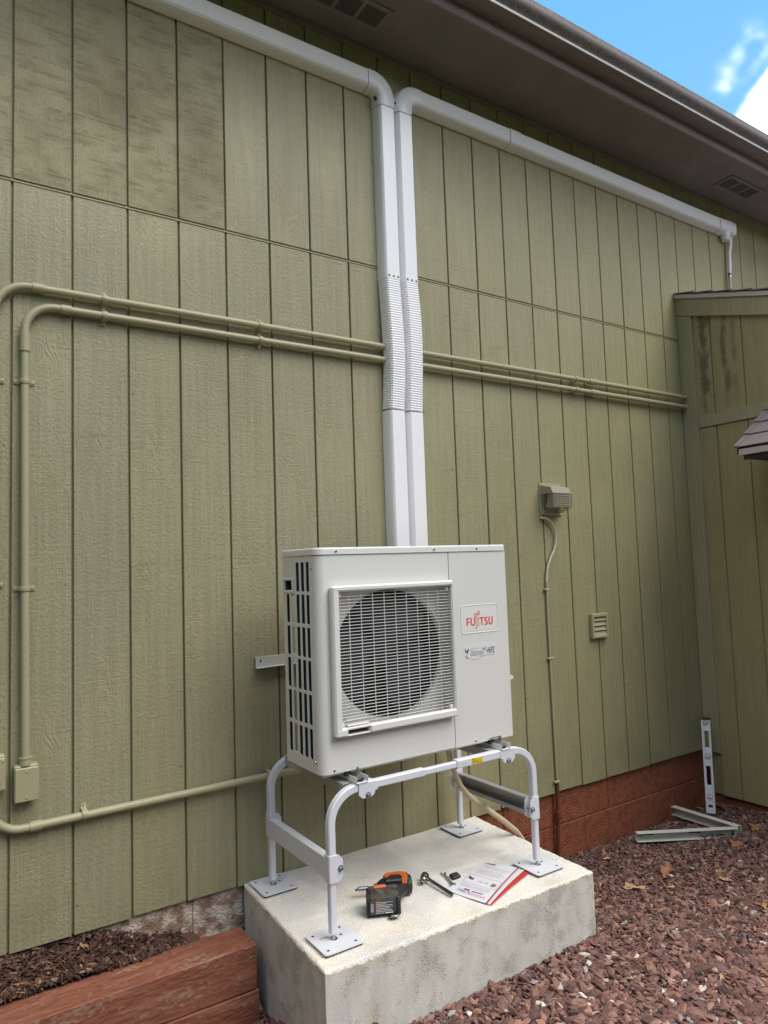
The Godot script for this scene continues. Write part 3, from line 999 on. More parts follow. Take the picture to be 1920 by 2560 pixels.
func build_pad() -> void:
	var A := Vector3(0.8405, 0.0045, 0.003)
	var B := Vector3(2.056, 0.0045, 0.003)
	var C := Vector3(2.018, 0.0045, 0.769)
	var D := Vector3(0.806, 0.0045, 0.7465)
	var o := thing("concrete_pad", "pale poured concrete equipment pad with stained edges, under the stand", "concrete pad", Vector3(1.44, -0.45, 0.38))
	var nz := FastNoiseLite.new()
	nz.seed = 5; nz.frequency = 9.0; nz.fractal_octaves = 4
	var nf := FastNoiseLite.new()
	nf.seed = 9; nf.frequency = 40.0; nf.fractal_octaves = 2
	var NU := 150
	var NV := 90
	var r := 0.012
	# the top: a sheet whose rim rolls over
	var pt := func(u: float, v: float) -> Vector3:
		var p := A.lerp(B, u).lerp(D.lerp(C, u), v)
		var du: float = minf(u * 1.21, (1 - u) * 1.21)
		var dv: float = minf(v * 0.75, (1 - v) * 0.75)
		var d: float = minf(du, dv)
		p.y += nz.get_noise_2d(p.x, p.z) * 0.0016
		var rr: float = r * (0.75 + 0.7 * nz.get_noise_2d(p.x * 1.7 + 5, p.z * 1.7) + 0.5 * nf.get_noise_2d(p.x, p.z))
		if d < rr and v > 0.02: p.y -= rr - sqrt(maxf(0.0, rr * rr - (rr - d) * (rr - d)))
		p.y += 0.0025 * exp(-pow((d - 0.011) / 0.006, 2)) * (0.5 + nz.get_noise_2d(p.x * 2.0, p.z * 2.0)) * (1.0 if v > 0.02 else 0.0)
		return p
	var us := []
	var vs := []
	for i in [0.0, 0.0012, 0.003, 0.006, 0.010, 0.015]: us.append(i)
	for i in NU: us.append(0.02 + 0.96 * i / (NU - 1.0))
	for i in [0.985, 0.990, 0.994, 0.997, 0.9988, 1.0]: us.append(i)
	for i in NV: vs.append(0.02 + 0.955 * i / (NV - 1.0) - (0.02 if i == 0 else 0.0))
	for i in [0.980, 0.985, 0.990, 0.9945, 0.998, 1.0]: vs.append(i)
	var g := []
	for i in us.size():
		var row := []
		for j in vs.size(): row.append(pt.call(us[i], vs[j]))
		g.append(row)
	var b := mb()
	var nn := []
	for i in us.size():
		var row := []
		for j in vs.size():
			var i0 := maxi(i - 1, 0); var i1 := mini(i + 1, us.size() - 1)
			var j0 := maxi(j - 1, 0); var j1 := mini(j + 1, vs.size() - 1)
			var m: Vector3 = ((g[i][j1] - g[i][j0]) as Vector3).cross(g[i1][j] - g[i0][j]).normalized()
			row.append(m)
		nn.append(row)
	for i in us.size() - 1:
		for j in vs.size() - 1:
			var q := [[i, j], [i + 1, j], [i + 1, j + 1], [i, j + 1]]
			var P := []; var N := []; var U := []
			for e in q:
				P.append(g[e[0]][e[1]]); N.append(nn[e[0]][e[1]]); U.append(Vector2(us[e[0]], vs[e[1]]))
			b.tri(P[0], P[1], P[2], N[0], N[1], N[2], U[0], U[1], U[2])
			b.tri(P[0], P[2], P[3], N[0], N[2], N[3], U[0], U[2], U[3])
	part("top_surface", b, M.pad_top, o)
	b = mb()
	# the sides hang from the rim
	var rim := []
	for j in vs.size(): rim.append([g[0][j], Vector3(-1, 0, -0.045), (vs[j] - 1.0) * 0.62])
	var L := rim.size()
	for i in us.size(): rim.append([g[i][vs.size() - 1], Vector3(-0.02, 0, 1), us[i]])
	var L2 := rim.size()
	for j in vs.size(): rim.append([g[us.size() - 1][vs.size() - 1 - j], Vector3(1, 0, 0.04), 1.0 + vs[j] * 0.62])
	var NH := 20
	for k in rim.size() - 1:
		if k == L - 1 or k == L2 - 1: continue
		for h in NH:
			var P := []; var U := []
			for e in [[k, h], [k + 1, h], [k + 1, h + 1], [k, h + 1]]:
				var p: Vector3 = rim[e[0]][0]
				var f: float = e[1] / float(NH)
				var yy := lerpf(p.y, -0.45, f)
				var ns: Vector3 = rim[e[0]][1]
				var w := nz.get_noise_3d(p.x * 0.8, yy * 1.2, p.z * 0.8) * 0.003 * minf(1.0, f * 8.0)
				P.append(Vector3(p.x, yy, p.z) + ns * w)
				U.append(Vector2(rim[e[0]][2], f))
			var m: Vector3 = rim[k][1].normalized()
			b.tri(P[0], P[1], P[2], m, m, m, U[0], U[1], U[2])
			b.tri(P[0], P[2], P[3], m, m, m, U[0], U[2], U[3])
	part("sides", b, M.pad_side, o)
	# spilled footing at the left foot of the pad
	b = mb()
	var fp := []
	for i in 13:
		var row := []
		for j in 8:
			var u := i / 12.0
			var v := j / 7.0
			var z := lerpf(0.02, 0.42, u)
			var hgt := lerpf(0.17, -0.05, u) * (1.0 - v * 0.9)
			row.append(Vector3(0.83 - u * 0.02 - v * 0.12 * (1.0 - u * 0.5), -0.42 + maxf(hgt, -0.04) + nf.get_noise_2d(u * 2, v * 2) * 0.02, z))
		fp.append(row)
	for i in 12:
		for j in 7: b.quad(fp[i][j], fp[i + 1][j], fp[i + 1][j + 1], fp[i][j + 1], (fp[i + 1][j] - fp[i][j]).cross(fp[i][j + 1] - fp[i][j]).normalized() * -1.0 if (fp[i + 1][j] - fp[i][j]).cross(fp[i][j + 1] - fp[i][j]).y < 0 else (fp[i + 1][j] - fp[i][j]).cross(fp[i][j + 1] - fp[i][j]).normalized())
	part("footing_spill", b, M.block_raw, o)

func build_timbers() -> void:
	var d := [["upper weathered red painted timber of the low edging left of the pad", Vector3(-2.2, -0.262, 0.092), Vector3(0.785, -0.106, 0.250)],
		["lower red painted timber beneath the upper edging timber", Vector3(-2.2, -0.420, 0.096), Vector3(0.792, -0.2655, 0.253)],
		["short red timber end lying behind the edging against the foundation", Vector3(0.30, -0.28, -0.015), Vector3(0.665, -0.135, 0.088)]]
	var k := 0
	for e in d:
		var b := mb()
		b.us = 1.0
		# a long box with worn arrises, split for unevenness
		var lo: Vector3 = e[1]
		var hi: Vector3 = e[2]
		var nz := FastNoiseLite.new()
		nz.seed = 100 + k; nz.frequency = 4.0; nz.fractal_octaves = 4
		var N := 70
		var prof := []
		var w := hi.z - lo.z
		var h := hi.y - lo.y
		var r := 0.004
		for q in [[0, 0], [1, 0], [1, 1], [0, 1]]:
			for s in 4:
				var a = PI * 0.5 * (s / 3.0) + PI * 0.5 * [2, 3, 0, 1][[[0, 0], [1, 0], [1, 1], [0, 1]].find(q)]
				prof.append(Vector2((w - r) if q[0] else r, (h - r) if q[1] else r) + Vector2(cos(a), sin(a)) * r)
		var rings := []
		for i in N + 1:
			var x := lerpf(lo.x, hi.x, pow(i / float(N), 0.8))
			var ring := []
			for p in prof:
				var q := Vector3(x, lo.y + p.y, lo.z + p.x)
				q.y += nz.get_noise_2d(x * 0.7, p.x * 3.0) * 0.003 + nz.get_noise_2d(x * 5.0, p.x * 9 + p.y * 9) * 0.0012
				q.z += nz.get_noise_2d(x * 0.7 + 9, p.y * 3.0) * 0.003
				ring.append(q)
			rings.append(ring)
		var m := prof.size()
		var cen := Vector2(w / 2, h / 2)
		for i in N:
			for j in m:
				var j2 := (j + 1) % m
				var pa: Vector2 = prof[j]
				var pb: Vector2 = prof[j2]
				var e2 := (pb - pa).normalized()
				var no := Vector3(0, -e2.x, e2.y)
				if no.dot(Vector3(0, (pa + pb).y * 0.5 - cen.y, (pa + pb).x * 0.5 - cen.x)) < 0: no = -no
				var L := 0.16 * j / m + 0.37 * k
				var va := (pa.x if absf(no.y) > 0.7 else pa.y + 0.31) * 1.7 + 0.4 * k
				var vb := (pb.x if absf(no.y) > 0.7 else pb.y + 0.31) * 1.7 + 0.4 * k
				var xa: float = rings[i][j].x * 0.8 + 0.3 * k
				var xb: float = rings[i + 1][j].x * 0.8 + 0.3 * k
				b.tri(rings[i][j], rings[i][j2], rings[i + 1][j2], no, no, no, Vector2(xa, va), Vector2(xa, vb), Vector2(xb, vb))
				b.tri(rings[i][j], rings[i + 1][j2], rings[i + 1][j], no, no, no, Vector2(xa, va), Vector2(xb, vb), Vector2(xb, va))
		var pp := PackedVector2Array()
		for p in prof: pp.append(p)
		var idx := Geometry2D.triangulate_polygon(pp)
		for en in [0, N]:
			for i in range(0, idx.size(), 3): b.tri(rings[en][idx[i]], rings[en][idx[i + 1]], rings[en][idx[i + 2]], Vector3(-1 if en == 0 else 1, 0, 0))
		single("timber", b, M.timber, e[0], "timber", Vector3((lo.x + hi.x) / 2, lo.y, (lo.z + hi.z) / 2), "edging timbers")
		k += 1

# ---------------------------------------------------------------- line set covers
func duct_prof(k := 1.0) -> PackedVector2Array:
	var p := PackedVector2Array([Vector2(-0.0525, 0.001), Vector2(-0.0525, 0.012), Vector2(-0.0478, 0.042), Vector2(-0.0425, 0.0565), Vector2(-0.0350, 0.0645)])
	var q := PackedVector2Array()
	for e in p: q.append(Vector2(e.x * k, 0.001 + (e.y - 0.001) * k))
	for i in range(p.size() - 1, -1, -1): q.append(Vector2(-q[i].x, q[i].y))
	return q

func duct_run(called: String, path: Array, o: Node3D, k := 1.0, smooth := false, scales = null) -> MeshInstance3D:
	var b := mb()
	b.sweep(path, duct_prof(k), Vector3(0, 0, 1), smooth, true, scales)
	return part(called, b, M.white_pvc, o)

func arc(c: Vector3, u: Vector3, w: Vector3, r: float, a0: float, a1: float, n: int) -> Array:
	var p := []
	for i in n + 1:
		var a := lerpf(a0, a1, i / float(n))
		p.append(c + u * cos(a) * r + w * sin(a) * r)
	return p

func ribbed(y0: float, y1: float, cx: float, o: Node3D, ph: float) -> void:
	var path := []
	var sc := []
	var n := 54
	for i in n * 4 + 1:
		var t := i / float(n * 4)
		var y := lerpf(y1, y0, t)
		var bulge := 0.012 * pow(sin(PI * t), 1.2)
		var sh := 0.006 * sin(PI * t) + ph * sin(TAU * t) * 0.002
		path.append(Vector3(cx + sh, y, 0.002 + bulge))
		var q: float = 0.962 + 0.040 * [0.0, 0.75, 1.0, 0.75][i % 4]
		sc.append(Vector2(q, q))
	var b := mb()
	b.sweep(path, duct_prof(0.985), Vector3(0, 0, 1), false, true, sc)
	part("flexible_section", b, M.white_pvc, o)

func build_ducts() -> void:
	var yc := 3.643
	for s in 2:
		var cx: float = [1.638, 1.7465][s]
		var o := thing("line_cover", ["left white line cover rising from the unit and turning left under the eave", "right white line cover rising from the unit and turning right to a drain end"][s], "duct", Vector3(cx, 0.55, 0.0), "white line covers")
		# vertical runs
		duct_run("straight_cover", [Vector3(cx, 1.999, 0), Vector3(cx, 0.55, 0)], o)
		ribbed(2.006, 2.652, cx, o, 1.0 if s else -1.0)
		duct_run("straight_cover", [Vector3(cx, 3.53, 0), Vector3(cx, 2.668, 0)], o)
		# castellated rim of the flexible piece
		var b := mb()
		for i in 3:
			var xx := cx - 0.026 + i * 0.026
			b.box(Vector3(xx - 0.0045, 2.655, 0.050), Vector3(xx + 0.0045, 2.664, 0.0665), 0.0)
		part("collar_slots", b, M.grey_plate, o)
		duct_run("collar", [Vector3(cx, 2.6675, 0), Vector3(cx, 2.648, 0)], o, 1.012)
		# elbow
		var R := 0.078
		var sg := -1.0 if s == 0 else 1.0
		var cc := Vector3(cx + sg * R, yc - R, 0)
		var path := [Vector3(cx, yc - R - 0.040, 0)] + arc(cc, Vector3(-sg, 0, 0), Vector3(0, 1, 0), R, 0, PI / 2, 14) + [Vector3(cx + sg * (R + 0.028), yc, 0)]
		duct_run("elbow", path, o, 1.045, true)
		for e in [[path[0], path[1]], [path[-1], path[-2]]]:
			var dd: Vector3 = ((e[0] as Vector3) - e[1]).normalized()
			b = mb()
			b.sweep([e[0] - dd * 0.0002, e[0] + dd * 0.0022], duct_prof(1.012), Vector3(0, 0, 1))
			part("seam", b, M.seam, o)
		if s == 0:
			duct_run("straight_cover", [Vector3(cx - R - 0.027, yc, 0), Vector3(-0.9, yc, 0)], o)
			duct_run("straight_cover", [Vector3(-0.902, yc, 0), Vector3(-3.9, yc, 0)], o)
		else:
			duct_run("straight_cover", [Vector3(cx + R + 0.027, yc, 0), Vector3(2.475, yc, 0)], o)
			for xs in [2.4697, 2.5482, 4.5275]:
				b = mb()
				b.sweep([Vector3(xs, yc, 0), Vector3(xs + 0.0022, yc, 0)], duct_prof(1.012), Vector3(0, 0, 1))
				part("seam", b, M.seam, o)
			duct_run("coupler", [Vector3(2.472, yc, 0), Vector3(2.548, yc, 0)], o, 1.05)
			duct_run("straight_cover", [Vector3(2.546, yc, 0), Vector3(4.535, yc, 0)], o)
			b = mb()
			var ep := [Vector3(4.53, yc, 0), Vector3(4.60, yc, 0), Vector3(4.66, yc + 0.003, 0), Vector3(4.715, yc + 0.002, 0), Vector3(4.735, yc, 0), Vector3(4.742, yc, 0)]
			b.sweep(ep, duct_prof(1.05), Vector3(0, 0, 1), true, true, [Vector2(1, 1), Vector2(1, 1), Vector2(1.02, 1.02), Vector2(1, 1), Vector2(0.94, 0.96), Vector2(0.85, 0.88)])
			b.lathe(Vector3(4.635, yc - 0.052, 0.033), Vector3(0, -1, 0), [Vector2(0.036, -0.03), Vector2(0.034, 0.01), Vector2(0.030, 0.028), Vector2(0.026, 0.043), Vector2(0.0, 0.043)], 18, true)
			part("end_cap", b, M.white_pvc, o)
		b = mb()
		var sx := cx - 0.042 if s == 1 else cx - 0.058
		b.t = Transform3D(Basis(Vector3(0, 0, 1), -0.7 if s == 0 else 0.2), Vector3(sx, yc - 0.085 if s == 0 else yc - 0.07, 0.046))
		b.box(Vector3(-0.010, -0.004, -0.01), Vector3(0.010, 0.004, 0.0065), 0.0015)
		part("screw_slot", b, M.grey_plate, o)
	# drain off the end cap
	var d := thing("drain_hose", "short white kinked drain hose hanging from the duct end to the annex roof", "hose", Vector3(4.66, 3.03, 0.03))
	var b := mb()
	b.tube([Vector3(4.700, 3.585, 0.034), Vector3(4.698, 3.545, 0.034), Vector3(4.688, 3.50, 0.032), Vector3(4.678, 3.466, 0.03), Vector3(4.676, 3.44, 0.03), Vector3(4.671, 3.38, 0.03), Vector3(4.665, 3.306, 0.03)], 0.0125)
	part("hose", b, M.white_pvc, d)
	b = mb()
	b.tube([Vector3(4.664, 3.307, 0.03), Vector3(4.662, 3.292, 0.03)], 0.0115)
	part("cuff", b, M.black, d)
	b = mb()
	b.tube([Vector3(4.662, 3.293, 0.03), Vector3(4.661, 3.272, 0.03)], 0.0135)
	part("clamp", b, M.zinc, d)
	b = mb()
	b.tube([Vector3(4.661, 3.273, 0.03), Vector3(4.657, 3.196, 0.03), Vector3(4.652, 3.02, 0.03)], 0.0105)
	part("pipe", b, M.hose, d)

# ---------------------------------------------------------------- painted conduits
func strap(c: Vector3, ax: Vector3, r: float, o: Node3D) -> void:   # a two-hole strap over a pipe that runs along ax
	var s := ax.cross(Vector3(0, 0, 1)).normalized()
	var path := [Vector3(c.x, c.y, 0) + s * (-r - 0.020) + Vector3(0, 0, 0.0035), Vector3(c.x, c.y, 0) + s * (-r - 0.004) + Vector3(0, 0, 0.0035)]
	var rr := r + 0.0022
	path.append(Vector3(c.x, c.y, c.z * 0.6) - s * rr)
	for i in 11:
		var a := PI * i / 10.0
		path.append(c - s * cos(a) * rr + Vector3(0, 0, sin(a) * rr))
	path.append(Vector3(c.x, c.y, c.z * 0.6) + s * rr)
	path.append(Vector3(c.x, c.y, 0) + s * (r + 0.004) + Vector3(0, 0, 0.0035))
	path.append(Vector3(c.x, c.y, 0) + s * (r + 0.020) + Vector3(0, 0, 0.0035))
	var b := mb()
	b.sweep(path, PackedVector2Array([Vector2(-0.0012, -0.009), Vector2(0.0012, -0.009), Vector2(0.0022, 0.0), Vector2(0.0012, 0.009), Vector2(-0.0012, 0.009)]), ax, false, true)
	for k in [-1, 1]:
		b.lathe(Vector3(c.x, c.y, 0.002) + s * k * (r + 0.014), Vector3(0, 0, 1), [Vector2(0.0055, 0), Vector2(0.0055, 0.003), Vector2(0.004, 0.0055), Vector2(0, 0.006)], 10)
	part("strap", b, M.pipe, o)

func build_conduits() -> void:
	var R := 0.0140
	var Z := 0.0225
	var o := thing("conduit", "upper of two parallel green painted conduits, bending down at the photo's left edge", "conduit", Vector3(2.0, 2.314, Z), "painted conduits")
	var b := mb()
	b.tube([Vector3(0.095, 2.314, Z), Vector3(4.06, 2.314, Z + 0.010)], R)
	part("pipe", b, M.pipe, o)
	b = mb()
	b.tube([Vector3(0.066, 2.314, Z)] + arc(Vector3(0.055, 2.204, Z), Vector3(0, 1, 0), Vector3(-1, 0, 0), 0.110, 0, PI / 2, 14) + [Vector3(-0.055, 2.14, Z), Vector3(-0.055, 1.0, Z), Vector3(-0.055, 0.66, Z)], R)
	part("bend", b, M.pipe, o)
	b = mb()
	b.tube([Vector3(0.064, 2.314, Z), Vector3(0.070, 2.314, Z), Vector3(0.104, 2.314, Z)], R + 0.0035)
	part("coupling", b, M.pipe, o)
	b = mb()
	b.tube([Vector3(3.05, 2.314, Z + 0.0075), Vector3(3.115, 2.314, Z + 0.0077)], R + 0.0032)
	part("coupling", b, M.pipe, o)
	for x in [0.313, 0.953, 2.937]: strap(Vector3(x, 2.314, Z + 0.0025 * x), Vector3(1, 0, 0), R, o)
	strap(Vector3(-0.055, 1.961, Z), Vector3(0, 1, 0), R, o)
	strap(Vector3(-0.055, 1.24, Z), Vector3(0, 1, 0), R, o)

	o = thing("conduit", "lower of two parallel green painted conduits, bending down to a small wall box", "conduit", Vector3(2.0, 2.25, Z), "painted conduits")
	b = mb()
	b.tube([Vector3(0.19, 2.2495, Z), Vector3(4.06, 2.2495, Z + 0.010)], R)
	part("pipe", b, M.pipe, o)
	b = mb()
	b.tube([Vector3(0.165, 2.2495, Z)] + arc(Vector3(0.142, 2.1495, Z), Vector3(0, 1, 0), Vector3(-1, 0, 0), 0.100, 0, PI / 2, 14) + [Vector3(0.042, 2.13, Z)], R)
	part("bend", b, M.pipe, o)
	b = mb()
	b.tube([Vector3(0.0415, 2.12, Z), Vector3(0.0445, 1.3, Z + 0.004), Vector3(0.0475, 0.63, Z + 0.008)], R)
	part("pipe", b, M.pipe, o)
	b = mb()
	b.tube([Vector3(0.160, 2.2495, Z), Vector3(0.166, 2.2495, Z), Vector3(0.196, 2.2495, Z)], R + 0.0035)
	part("coupling", b, M.pipe, o)
	b = mb()
	b.tube([Vector3(0.042, 2.142, Z), Vector3(0.042, 2.072, Z)], R + 0.0038)
	part("coupling", b, M.pipe, o)
	b = mb()
	b.tube([Vector3(3.06, 2.2495, Z + 0.0075), Vector3(3.125, 2.2495, Z + 0.0077)], R + 0.0032)
	part("coupling", b, M.pipe, o)
	for x in [0.313, 0.953, 2.937]: strap(Vector3(x, 2.2495, Z + 0.0025 * x), Vector3(1, 0, 0), R, o)
	strap(Vector3(0.0418, 1.963, Z), Vector3(0, 1, 0), R, o)
	strap(Vector3(0.044, 1.225, Z + 0.004), Vector3(0, 1, 0), R, o)

	o = thing("junction_box", "small green painted electrical box on the wall below the vertical conduit", "junction box", Vector3(0.05, 0.5, 0.0))
	b = mb()
	b.box(Vector3(0.0125, 0.5075, 0.0005), Vector3(0.0865, 0.6225, 0.040), 0.004)
	part("box_body", b, M.pipe, o)
	b = mb()
	b.box(Vector3(0.0135, 0.503, 0.0405), Vector3(0.0875, 0.6155, 0.0515), 0.003)
	part("cover_plate", b, M.pipe, o)
	b = mb()
	b.lathe(Vector3(0.0475, 0.6215, 0.0285), Vector3(0, 1, 0), [Vector2(0.0185, 0.0), Vector2(0.0185, 0.022), Vector2(0.0205, 0.023), Vector2(0.0205, 0.0265), Vector2(0.014, 0.0265)], 20, false)
	part("adapter", b, M.pipe, o)
	for y in [0.6035, 0.5165]:
		b = mb()
		b.lathe(Vector3(0.0505, y, 0.0512), Vector3(0, 0, 1), [Vector2(0.0045, 0), Vector2(0.0042, 0.0018), Vector2(0.003, 0.0028), Vector2(0, 0.003)], 12)
		part("screw", b, M.pipe, o)

	o = thing("weatherproof_box", "green painted outlet box cut by the photo's left edge", "junction box", Vector3(-0.05, 0.55, 0.0))
	b = mb()
	b.box(Vector3(-0.098, 0.556, 0.0005), Vector3(-0.0125, 0.668, 0.035), 0.005)
	part("box_body", b, M.pipe, o)
	b = mb()
	b.box(Vector3(-0.100, 0.551, 0.0355), Vector3(-0.014, 0.660, 0.046), 0.004)
	b.box(Vector3(-0.090, 0.578, 0.0455), Vector3(-0.028, 0.635, 0.054), 0.003)
	part("cover_plate", b, M.pipe, o)
	for y in [0.650, 0.562]:
		b = mb()
		b.lathe(Vector3(-0.0215, y, 0.0455), Vector3(0, 0, 1), [Vector2(0.0045, 0), Vector2(0.0042, 0.002), Vector2(0, 0.003)], 12)
		part("screw", b, M.pipe, o)

	o = thing("conduit", "low green painted conduit curving up at the left and running behind the unit", "conduit", Vector3(0.7, 0.41, Z), "painted conduits")
	b = mb()
	b.tube([Vector3(0.09, 0.409, Z), Vector3(0.95, 0.414, Z), Vector3(1.5, 0.416, Z)], R + 0.0005)
	part("pipe", b, M.pipe, o)
	b = mb()
	b.tube([Vector3(0.070, 0.409, Z)] + arc(Vector3(0.040, 0.507, Z), Vector3(0, -1, 0), Vector3(-1, 0, 0), 0.098, 0, PI / 2, 14) + [Vector3(-0.058, 0.56, Z)], R + 0.0005)
	part("bend", b, M.pipe, o)
	b = mb()
	b.tube([Vector3(0.063, 0.4088, Z), Vector3(0.070, 0.409, Z), Vector3(0.099, 0.4092, Z)], R + 0.004)
	part("coupling", b, M.pipe, o)
	for x in [0.238, 0.952]: strap(Vector3(x, 0.4135, Z), Vector3(1, 0, 0), R + 0.0005, o)

func build_wall_fittings() -> void:
	# dryer style vent hood with a mesh guard
	var o := thing("vent_hood", "green painted wall vent hood with square mesh guard", "vent", Vector3(2.70, 1.51, 0.0))
	var b := mb()
	b.box(Vector3(2.616, 1.508, 0.001), Vector3(2.788, 1.690, 0.009), 0.003)
	part("flange", b, M.pipe, o)
	var x0 := 2.622
	var x1 := 2.777
	var f0 := 2.625
	var f1 := 2.768
	b = mb()
	# sloped top and its cheeks
	var T0 := Vector3(x0, 1.678, 0.009); var T1 := Vector3(x1, 1.678, 0.009)
	var M0 := Vector3(f0, 1.660, 0.082); var M1 := Vector3(f1, 1.660, 0.082)
	var L0 := Vector3(f0, 1.628, 0.096); var L1 := Vector3(f1, 1.628, 0.096)
	b.quad(T0, T1, M1, M0, Vector3(0, 0.97, 0.24))
	b.quad(M0, M1, L1, L0, Vector3(0, 0.35, 0.93))
	var B0 := Vector3(x0, 1.628, 0.009); var B1 := Vector3(x1, 1.628, 0.009)
	b.quad(T0, M0, L0, B0, Vector3(-1, 0, 0))
	b.quad(T1, M1, L1, B1, Vector3(1, 0, 0))
	part("hood", b, M.hood, o)
	b = mb()
	var bt := 1.552
	var fz := 0.100
	for i in 9:
		var x := lerpf(f0, f1, i / 8.0)
		b.box(Vector3(x - 0.0019, bt, fz - 0.004), Vector3(x + 0.0019, 1.630, fz - 0.001))
		b.sweep([Vector3(x, bt, fz - 0.003), Vector3(x, 1.520, 0.010)], PackedVector2Array([Vector2(-0.0011, -0.001), Vector2(0.0011, -0.001), Vector2(0.0011, 0.001), Vector2(-0.0011, 0.001)]), Vector3(0, 0, 1))
	for i in 7:
		var y := lerpf(bt, 1.626, i / 6.0)
		b.box(Vector3(f0 - 0.001, y - 0.0018, fz - 0.0045), Vector3(f1 + 0.001, y + 0.0018, fz - 0.0012))
		for xx in [f0 - 0.0015, f1 + 0.0015]: b.box(Vector3(xx - 0.0012, y - 0.0013, 0.009), Vector3(xx + 0.0012, y + 0.0013, fz - 0.002))
	for i in 6:
		var t := i / 6.0
		var z := lerpf(fz, 0.010, t)
		var y := lerpf(bt, 1.520, t)
		b.box(Vector3(f0, y - 0.001, z - 0.0015), Vector3(f1, y + 0.001, z + 0.0015))
		for xx in [f0 - 0.0015, f1 + 0.0015]: b.box(Vector3(xx - 0.0012, y, z - 0.0014), Vector3(xx + 0.0012, 1.630, z + 0.0014))
	part("mesh_guard", b, M.hood, o)
	b = mb()
	b.box(Vector3(2.645, 1.525, 0.0095), Vector3(2.762, 1.672, 0.012))
	part("dark_opening", b, M.dark, o)
	b = mb()
	b.t = Transform3D(Basis(Vector3(1, 0, 0), 0.35), Vector3(2.70, 1.60, 0.035))
	b.box(Vector3(-0.05, -0.05, -0.001), Vector3(0.05, 0.05, 0.001))
	part("damper_flap", b, M.gutter_clean, o)
	# cable from the hood down the wall
	o = thing("wall_cable", "cream cable looping from under the vent hood down the wall into a pipe", "cable", Vector3(2.63, 0.0, 0.01))
	b = mb()
	b.tube([Vector3(2.612, 1.497, 0.004), Vector3(2.628, 1.494, 0.016), Vector3(2.655, 1.487, 0.02), Vector3(2.683, 1.469, 0.02), Vector3(2.706, 1.441, 0.018), Vector3(2.717, 1.412, 0.016), Vector3(2.719, 1.385, 0.015), Vector3(2.714, 1.350, 0.015), Vector3(2.703, 1.322, 0.015), Vector3(2.686, 1.297, 0.015), Vector3(2.668, 1.270, 0.014), Vector3(2.648, 1.232, 0.013), Vector3(2.636, 1.195, 0.012), Vector3(2.630, 1.14, 0.011)], 0.0062, 10, Vector3(0.1, 0.15, 0.98))
	part("cable", b, M.cable, o)
	b = mb()
	b.tube([Vector3(2.630, 1.142, 0.011), Vector3(2.6285, 1.0, 0.0105), Vector3(2.629, 0.6, 0.0105), Vector3(2.6335, 0.05, 0.0105)], 0.0068, 10)
	part("painted_run", b, M.pipe, o)
	for y in [1.098, 0.722, 0.062]:
		b = mb()
		b.box(Vector3(2.6235 - 0.012, y - 0.006, 0.001), Vector3(2.6445 + 0.006, y + 0.006, 0.0195), 0.003)
		part("clip", b, M.pipe, o)
	b = mb()
	b.tube([Vector3(2.6335, 0.055, 0.0105), Vector3(2.636, -0.14, 0.0), Vector3(2.625, -0.42, -0.005)], 0.0105, 12)
	b.lathe(Vector3(2.636, -0.095, 0.002), Vector3(0, -1, 0), [Vector2(0.010, 0), Vector2(0.0145, 0.002), Vector2(0.0145, 0.014), Vector2(0.0125, 0.015), Vector2(0.0125, 0.024), Vector2(0.0145, 0.025), Vector2(0.0145, 0.038), Vector2(0.010, 0.040)], 12)
	part("brown_pipe", b, M.redbrown, o)
	# small louvre
	o = thing("louvre_vent", "small square green painted louvre vent with four slats", "vent", Vector3(3.04, 0.80, 0.0))
	b = mb()
	b.box(Vector3(2.972, 0.799, 0.001), Vector3(3.108, 0.815, 0.026), 0.003)
	b.box(Vector3(2.972, 0.920, 0.001), Vector3(3.108, 0.9405, 0.026), 0.003)
	b.box(Vector3(2.972, 0.812, 0.0012), Vector3(2.987, 0.923, 0.0262), 0.003)
	b.box(Vector3(3.093, 0.812, 0.0012), Vector3(3.108, 0.923, 0.0262), 0.003)
	part("frame", b, M.pipe, o)
	b = mb()
	b.box(Vector3(2.985, 0.813, 0.001), Vector3(3.095, 0.922, 0.006))
	part("recess", b, M.grey_plate, o)
	for i in 4:
		b = mb()
		b.t = Transform3D(Basis(Vector3(1, 0, 0), -0.42), Vector3(3.04, 0.826 + i * 0.0275, 0.015))
		b.box(Vector3(-0.0545, -0.0125, -0.0015), Vector3(0.0545, 0.0125, 0.0015), 0.0005)
		part("slat", b, M.pipe, o)
	for q in [[2.979, 0.933], [3.101, 0.933], [2.979, 0.807], [3.101, 0.807]]:
		b = mb()
		b.lathe(Vector3(q[0], q[1], 0.0258), Vector3(0, 0, 1), [Vector2(0.0035, 0), Vector2(0.003, 0.0015), Vector2(0, 0.002)], 8)
		part("screw", b, M.pipe, o)
	# crosspiece of an old wall bracket behind the unit
	o = thing("wall_bracket_rail", "white metal channel on the wall, poking out left of the unit", "bracket", Vector3(1.3, 0.85, 0.0))
	b = mb()
	b.t = Transform3D(Basis(Vector3(0, 0, 1), 0.012), Vector3(0.906, 0.856, 0))
	b.box(Vector3(0, 0, 0.009), Vector3(0.85, 0.040, 0.012))
	b.box(Vector3(0, 0.0385, 0.0), Vector3(0.85, 0.0415, 0.012))
	b.box(Vector3(0, -0.002, 0.003), Vector3(0.85, 0.001, 0.030), 0.0008)
	part("channel", b, M.bracket, o)
	b = mb()
	b.lathe(Vector3(0.928, 0.882, 0.0118), Vector3(0, 0, 1), [Vector2(0.0045, 0), Vector2(0.0045, 0.0006), Vector2(0, 0.0006)], 12)
	part("hole", b, M.dark, o)

